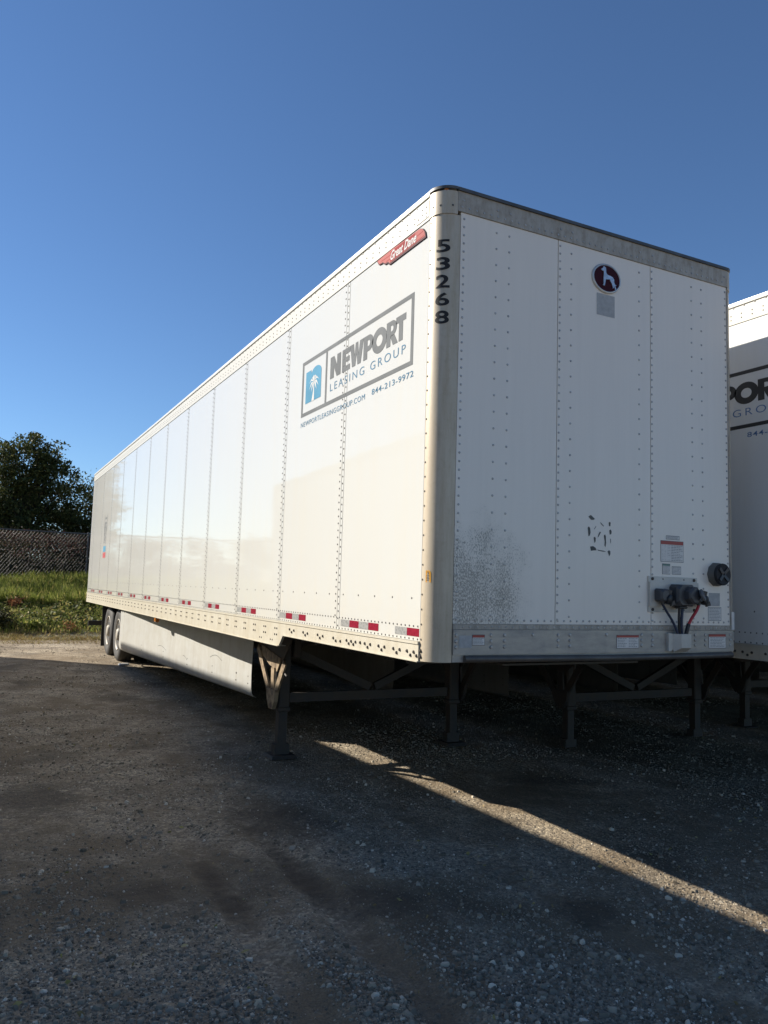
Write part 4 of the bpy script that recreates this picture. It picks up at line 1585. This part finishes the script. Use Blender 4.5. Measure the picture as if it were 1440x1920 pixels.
leaf_mat('weed_leaf', [(0.0, (0.064, 0.083, 0.025)), (0.45, (0.134, 0.158, 0.043)), (0.8, (0.234, 0.225, 0.072)), (0.93, (0.342, 0.285, 0.108)), (1.0, (0.360, 0.240, 0.108))], 0.35, 0.6)
leaf_mat('dead_leaf', [(0.0, (0.16, 0.06, 0.028)), (0.5, (0.27, 0.11, 0.05)), (1.0, (0.34, 0.20, 0.09))], 0.2)
simple('bark', (0.055, 0.045, 0.035), 0.9, 0, 0.4, 12, 0.5)


def leaves_obj(name, P, size, mat, parent=None, kind=None, flat=0.0, aspect=0.5):
    n = len(P)
    d = rng.normal(0, 1, (n, 3))
    d[:, 2] = d[:, 2] * (1 - flat) - 0.25
    d /= np.linalg.norm(d, axis=1)[:, None]
    w = rng.normal(0, 1, (n, 3))
    w -= (w * d).sum(1)[:, None] * d
    w /= np.linalg.norm(w, axis=1)[:, None]
    s = size * np.exp(rng.normal(0, 0.28, n))[:, None]
    nn = np.cross(d, w)
    a = P - d * s * 0.5
    b = P + w * s * aspect * 0.5 + nn * s * 0.06
    c = P + d * s * 0.5
    e = P - w * s * aspect * 0.5 + nn * s * 0.06
    V = np.stack([a, b, c, e], 1).reshape(-1, 3)
    F = (np.arange(n)[:, None] * 4 + np.arange(4)[None])
    return np_mesh(name, V, F, mat, kind, parent)


def tree(label, base, blobs, nclump, nleaf, size, trunk_r, group, cl=0.34):
    """blobs: (cx, cz, rx, rz) lobes of the crown relative to the base"""
    t = thing('tree', label, 'tree', base, 0, group)
    mb = MB()
    h = max(b[2] + b[4] for b in blobs)
    stem_top = Vector((0.1, 0.1, h * 0.55))
    mb.tube([(0, 0, -.3), (0.05, 0, h * .2), stem_top * 0.8, stem_top], [trunk_r, trunk_r * .8, trunk_r * .55, trunk_r * .3], 8)
    wts = np.array([b[3] * b[4] * b[5] for b in blobs])
    wts = wts / wts.sum()
    C = []
    for i in range(nclump):
        bl = blobs[rng.choice(len(blobs), p=wts)]
        d = rng.normal(0, 1, 3)
        d /= np.linalg.norm(d)
        r = rng.uniform(0.15, 1) ** (1 / 2.2)
        C.append((bl[0] + d[0] * bl[3] * r, bl[1] + d[1] * bl[5] * r, bl[2] + d[2] * bl[4] * r))
    C = np.array(C)
    order = np.argsort(C[:, 2])
    for q in order[::3]:
        c = Vector(C[q])
        z0 = max(0.25 * h * .6, c.z * 0.45)
        s = Vector((0.05, 0.03, min(z0, stem_top.z)))
        mid = s.lerp(c, 0.55) + Vector((rng.normal(0, .12), rng.normal(0, .12), 0.12))
        mb.tube([s, mid, c], [trunk_r * .22, trunk_r * .12, .008], 4, False)
    mb.build('trunk', 'bark', t)
    idx = rng.integers(0, len(C), nleaf)
    off = rng.normal(0, 1, (nleaf, 3))
    rad = np.linalg.norm(off, axis=1)
    off = off / rad[:, None] * (rad ** 0.8)[:, None]
    P = C[idx] + off * np.array([cl, cl, cl * .62]) * rng.uniform(0.55, 1.15, len(C))[idx][:, None]
    leaves_obj('crown', P, size, 'tree_leaf', t)
    return t


# tall dark tree over the fence; lower one whose branches reach the trailer
tree('tall dark green tree at the left edge, its crown highest against the sky', (-0.9, 28.8, 1.5),
     [(0, 0, 4.0, 1.15, 1.3, 1.1), (-.8, 0, 3.3, .8, 1.3, 1.0), (0.9, 0, 3.5, 1.1, 1.2, 1.1), (0.0, 0, 2.1, 1.6, 1.1, 1.2), (-.9, .2, 2.0, .8, 1.0, 1.0), (0.05, 0, 5.25, .55, .6, .6), (-.8, 0, 4.7, .5, .5, .5), (0.75, 0, 4.75, .6, .6, .6)],
     330, 27000, 0.115, 0.2, 'trees behind the fence', 0.25)
tree('lower dark green tree with branches reaching towards the rear of the middle trailer', (1.25, 29.2, 1.5),
     [(0.0, 0, 2.4, 1.3, 1.3, 1.1), (-.6, 0, 1.9, 1.0, 1.2, 1.0), (0.3, 0, 3.6, .9, .6, .7), (1.5, 0, 2.6, 1.2, 1.2, 1.2), (0.9, 0, 3.9, .5, .45, .5)],
     200, 14000, 0.115, 0.14, 'trees behind the fence', 0.25)


def shrub(label, base, rx, ry, rz, n, mat, size, name='shrub', cat='shrub', group=None, cl=0.22):
    t = thing(name, label, cat, base, 0, group)
    nc = max(12, n // 90)
    d = rng.normal(0, 1, (nc, 3))
    d /= np.linalg.norm(d, axis=1)[:, None]
    r = rng.uniform(0.2, 1, nc) ** 0.5
    C = d * r[:, None] * np.array([rx, ry, rz])
    C[:, 2] = np.abs(C[:, 2]) * 1.0
    mb = MB()
    for c in C[::2]:
        mb.tube([(c[0] * .15, c[1] * .15, -.15), (c[0] * .6, c[1] * .6, c[2] * .6), tuple(c)], [.022, .014, .005], 4, False)
    mb.build('stems', 'bark', t)
    idx = rng.integers(0, nc, n)
    P = C[idx] + rng.normal(0, cl, (n, 3)) * np.array([1, 1, .75])
    P[:, 2] = np.maximum(P[:, 2], 0.0)
    leaves_obj('foliage', P, size, mat, t)
    return t


def bz(x, y):
    return float(bank_z(x, y))


for (x, y, rx, rz, n, mtl, lab) in (
        (-3.3, 26.6, 1.3, 1.9, 7000, 'shrub_leaf', 'dull green shrub behind the fence at the far left edge'),
        (-1.3, 26.3, 1.1, 1.55, 7000, 'shrub_leaf', 'dark shrub behind the fence below the tall tree'),
        (0.3, 26.2, 1.1, 1.6, 7000, 'shrub_leaf', 'dark shrub behind the fence beside the rear of the middle trailer'),
        (-0.5, 28.0, 1.9, 2.0, 9000, 'shrub_leaf', 'broad dark thicket between the fence shrubs and the tall tree'),
        (2.0, 26.4, 1.2, 1.7, 6000, 'shrub_leaf', 'dark shrub behind the fence hidden by the rear of the middle trailer')):
    shrub(lab, (x, y, bz(x, y) - .1), rx, .8, rz, n, mtl, 0.10, group='shrubs behind the fence')
for k, x in enumerate((-5.6, -7.8, -10.2, -12.6)):
    shrub('bushy shrub further along the fence to the left, seen as a reflection', (x, 26.6 + .3 * (k % 2), 1.4), 1.5, .9, 1.9 + .15 * (k % 2), 3500, 'shrub_leaf', 0.13, group='shrubs further left along the fence')
# reddish creeper hanging over the fence rail
cr = thing('creeper', 'reddish brown creeper tangled along the top of the fence', 'creeper', (0, FY + .12, 1.3))
n = 4800
x = rng.uniform(-4, 4, n)
zc = 1.72 + 0.22 * (fbm(x * 1.4, x * 0 + 3, 61) - .5) - np.abs(rng.normal(0, .22, n)) * (0.6 + 1.8 * fbm(x * 1.1, x * 0, 62)) + rng.normal(0, .06, n)
P = np.stack([x, 0.12 * x + .12 + np.abs(rng.normal(0, .1, n)), zc], 1)
leaves_obj('foliage', P, 0.07, 'vine_leaf', cr)
mb = MB()
for k in range(14):
    x0 = -3.8 + k * .56
    mb.tube([(x0, .12 * x0 + .1, 0), (x0 + .15, .12 * x0 + .12, .9), (x0 - .1 + .3 * (k % 2), .12 * x0 + .12, 1.72)], .011, 5)
mb.build('stems', 'bark', cr)


def blades(name, n, x0, x1, y0, y1, hmin, hmax, mat, width, lean=0.35, yden=None, clump=0.0):
    x = rng.uniform(x0, x1, n)
    y = rng.uniform(y0, y1, n)
    if clump:
        k = fbm(x * 1.3, y * 1.6, 70) + .3 * fbm(x * 5, y * 5, 71)
        keep = rng.uniform(.25, .25 + clump, n) < k
        x, y = x[keep], y[keep]
        n = len(x)
    z = np.maximum(bank_z(x, y), yard_z(x, y))
    h = rng.uniform(hmin, hmax, n) * (0.55 + 0.9 * fbm(x * 1.2, y * 1.2, 75))
    a = rng.uniform(0, 2 * math.pi, n)
    l = rng.uniform(0.1, 1, n) * lean * h
    b = rng.uniform(0, math.pi, n)
    wx, wy = np.cos(b) * width / 2, np.sin(b) * width / 2
    base = np.stack([x, y, z - .02], 1)
    w = np.stack([wx, wy, 0 * wx], 1)
    tipd = np.stack([np.cos(a) * l, np.sin(a) * l, h], 1)
    midd = np.stack([np.cos(a) * l * .3, np.sin(a) * l * .3, h * .6], 1)
    V = np.stack([base - w, base + w, base + midd + w * .7, base + tipd, base + midd - w * .7], 1).reshape(-1, 3)
    F = np.arange(n)[:, None] * 5 + np.arange(5)[None]
    return np_mesh(name, V, F, mat, 'stuff')


blades('tall_grass', 52000, -9, 6.5, 21.2, 24.7, .22, .5, 'grass_green', .02, .5)
blades('dry_tufts', 9000, -9, 6.5, 16.1, 17.6, .02, .08, 'grass_dry', .014, 1.3, clump=.35)
blades('short_grass', 26000, -9, 6.5, 18.5, 21.4, .07, .2, 'grass_green', .018, .6, clump=.75)
blades('dry_grass', 52000, -9, 6.5, 17.3, 19.3, .03, .11, 'grass_dry', .016, 1.2, clump=.8)
# low weeds on the slope
n = 30000
x = rng.uniform(-9, 6.5, n)
y = 18.75 + 3.2 * rng.random(n) ** 0.9
k = fbm(x * 1.1, y * 1.5, 80) + .35 * fbm(x * 4, y * 4, 81)
keep = rng.uniform(.35, .95, n) < k
x, y = x[keep], y[keep]
zz = bank_z(x, y) + np.abs(rng.normal(0, .10, len(x))) * (fbm(x * 1.6, y * 1.6, 82) * 2.0)
leaves_obj('weeds', np.stack([x, y, zz], 1), .10, 'weed_leaf', None, 'stuff', flat=.4, aspect=.55)
# a few fringe weeds under the fence
shrub('orange brown dead plant on the grass bank', (-1.33, 21.1, bz(-1.33, 21.1)), .16, .14, .26, 420, 'dead_leaf', .075, 'dead_plant', 'plant', cl=.07)
shrub('pale green broad leaved weed at the foot of the bank', (-.95, 19.0, bz(-.95, 19.0)), .18, .16, .2, 160, 'grass_green', .14, 'weed_plant', 'plant', cl=.07)
shrub('grey green weed clump at the left edge of the bank', (-1.75, 19.1, bz(-1.75, 19.1)), .45, .3, .4, 1300, 'shrub_leaf', .075, 'weed_clump', 'plant', cl=.12)
shrub('rust tinged weed at the rear bumper of the middle trailer', (-.02, 18.9, bz(-.02, 18.9)), .28, .2, .2, 150, 'dead_leaf', .05, 'dead_plant', 'plant', cl=.08)
# fallen leaves on the gravel
n = 420
ang = rng.uniform(R(-24), R(64), n)
d = np.exp(rng.uniform(math.log(2.6), math.log(14), n))
x, y = CAMLOC[0] + d * np.sin(ang), CAMLOC[1] + d * np.cos(ang)
leaves_obj('fallen_leaves', np.stack([x, y, yard_z(x, y) + .012], 1), .026, 'grass_dry', None, 'stuff', flat=.85, aspect=.6)
# pale offcut lying by the front tyre
mb = MB()
mb.hexa([(0.02, 11.02, 0.03), (0.20, 11.08, 0.03), (0.18, 11.16, 0.03), (0.0, 11.11, 0.03), (0.03, 11.03, 0.062), (0.19, 11.085, 0.058), (0.175, 11.15, 0.06), (0.012, 11.10, 0.064)])
o = mb.build('stone', 'sticker_white')
tag(o, 'pale flat stone on the gravel in front of the tyre', 'stone')
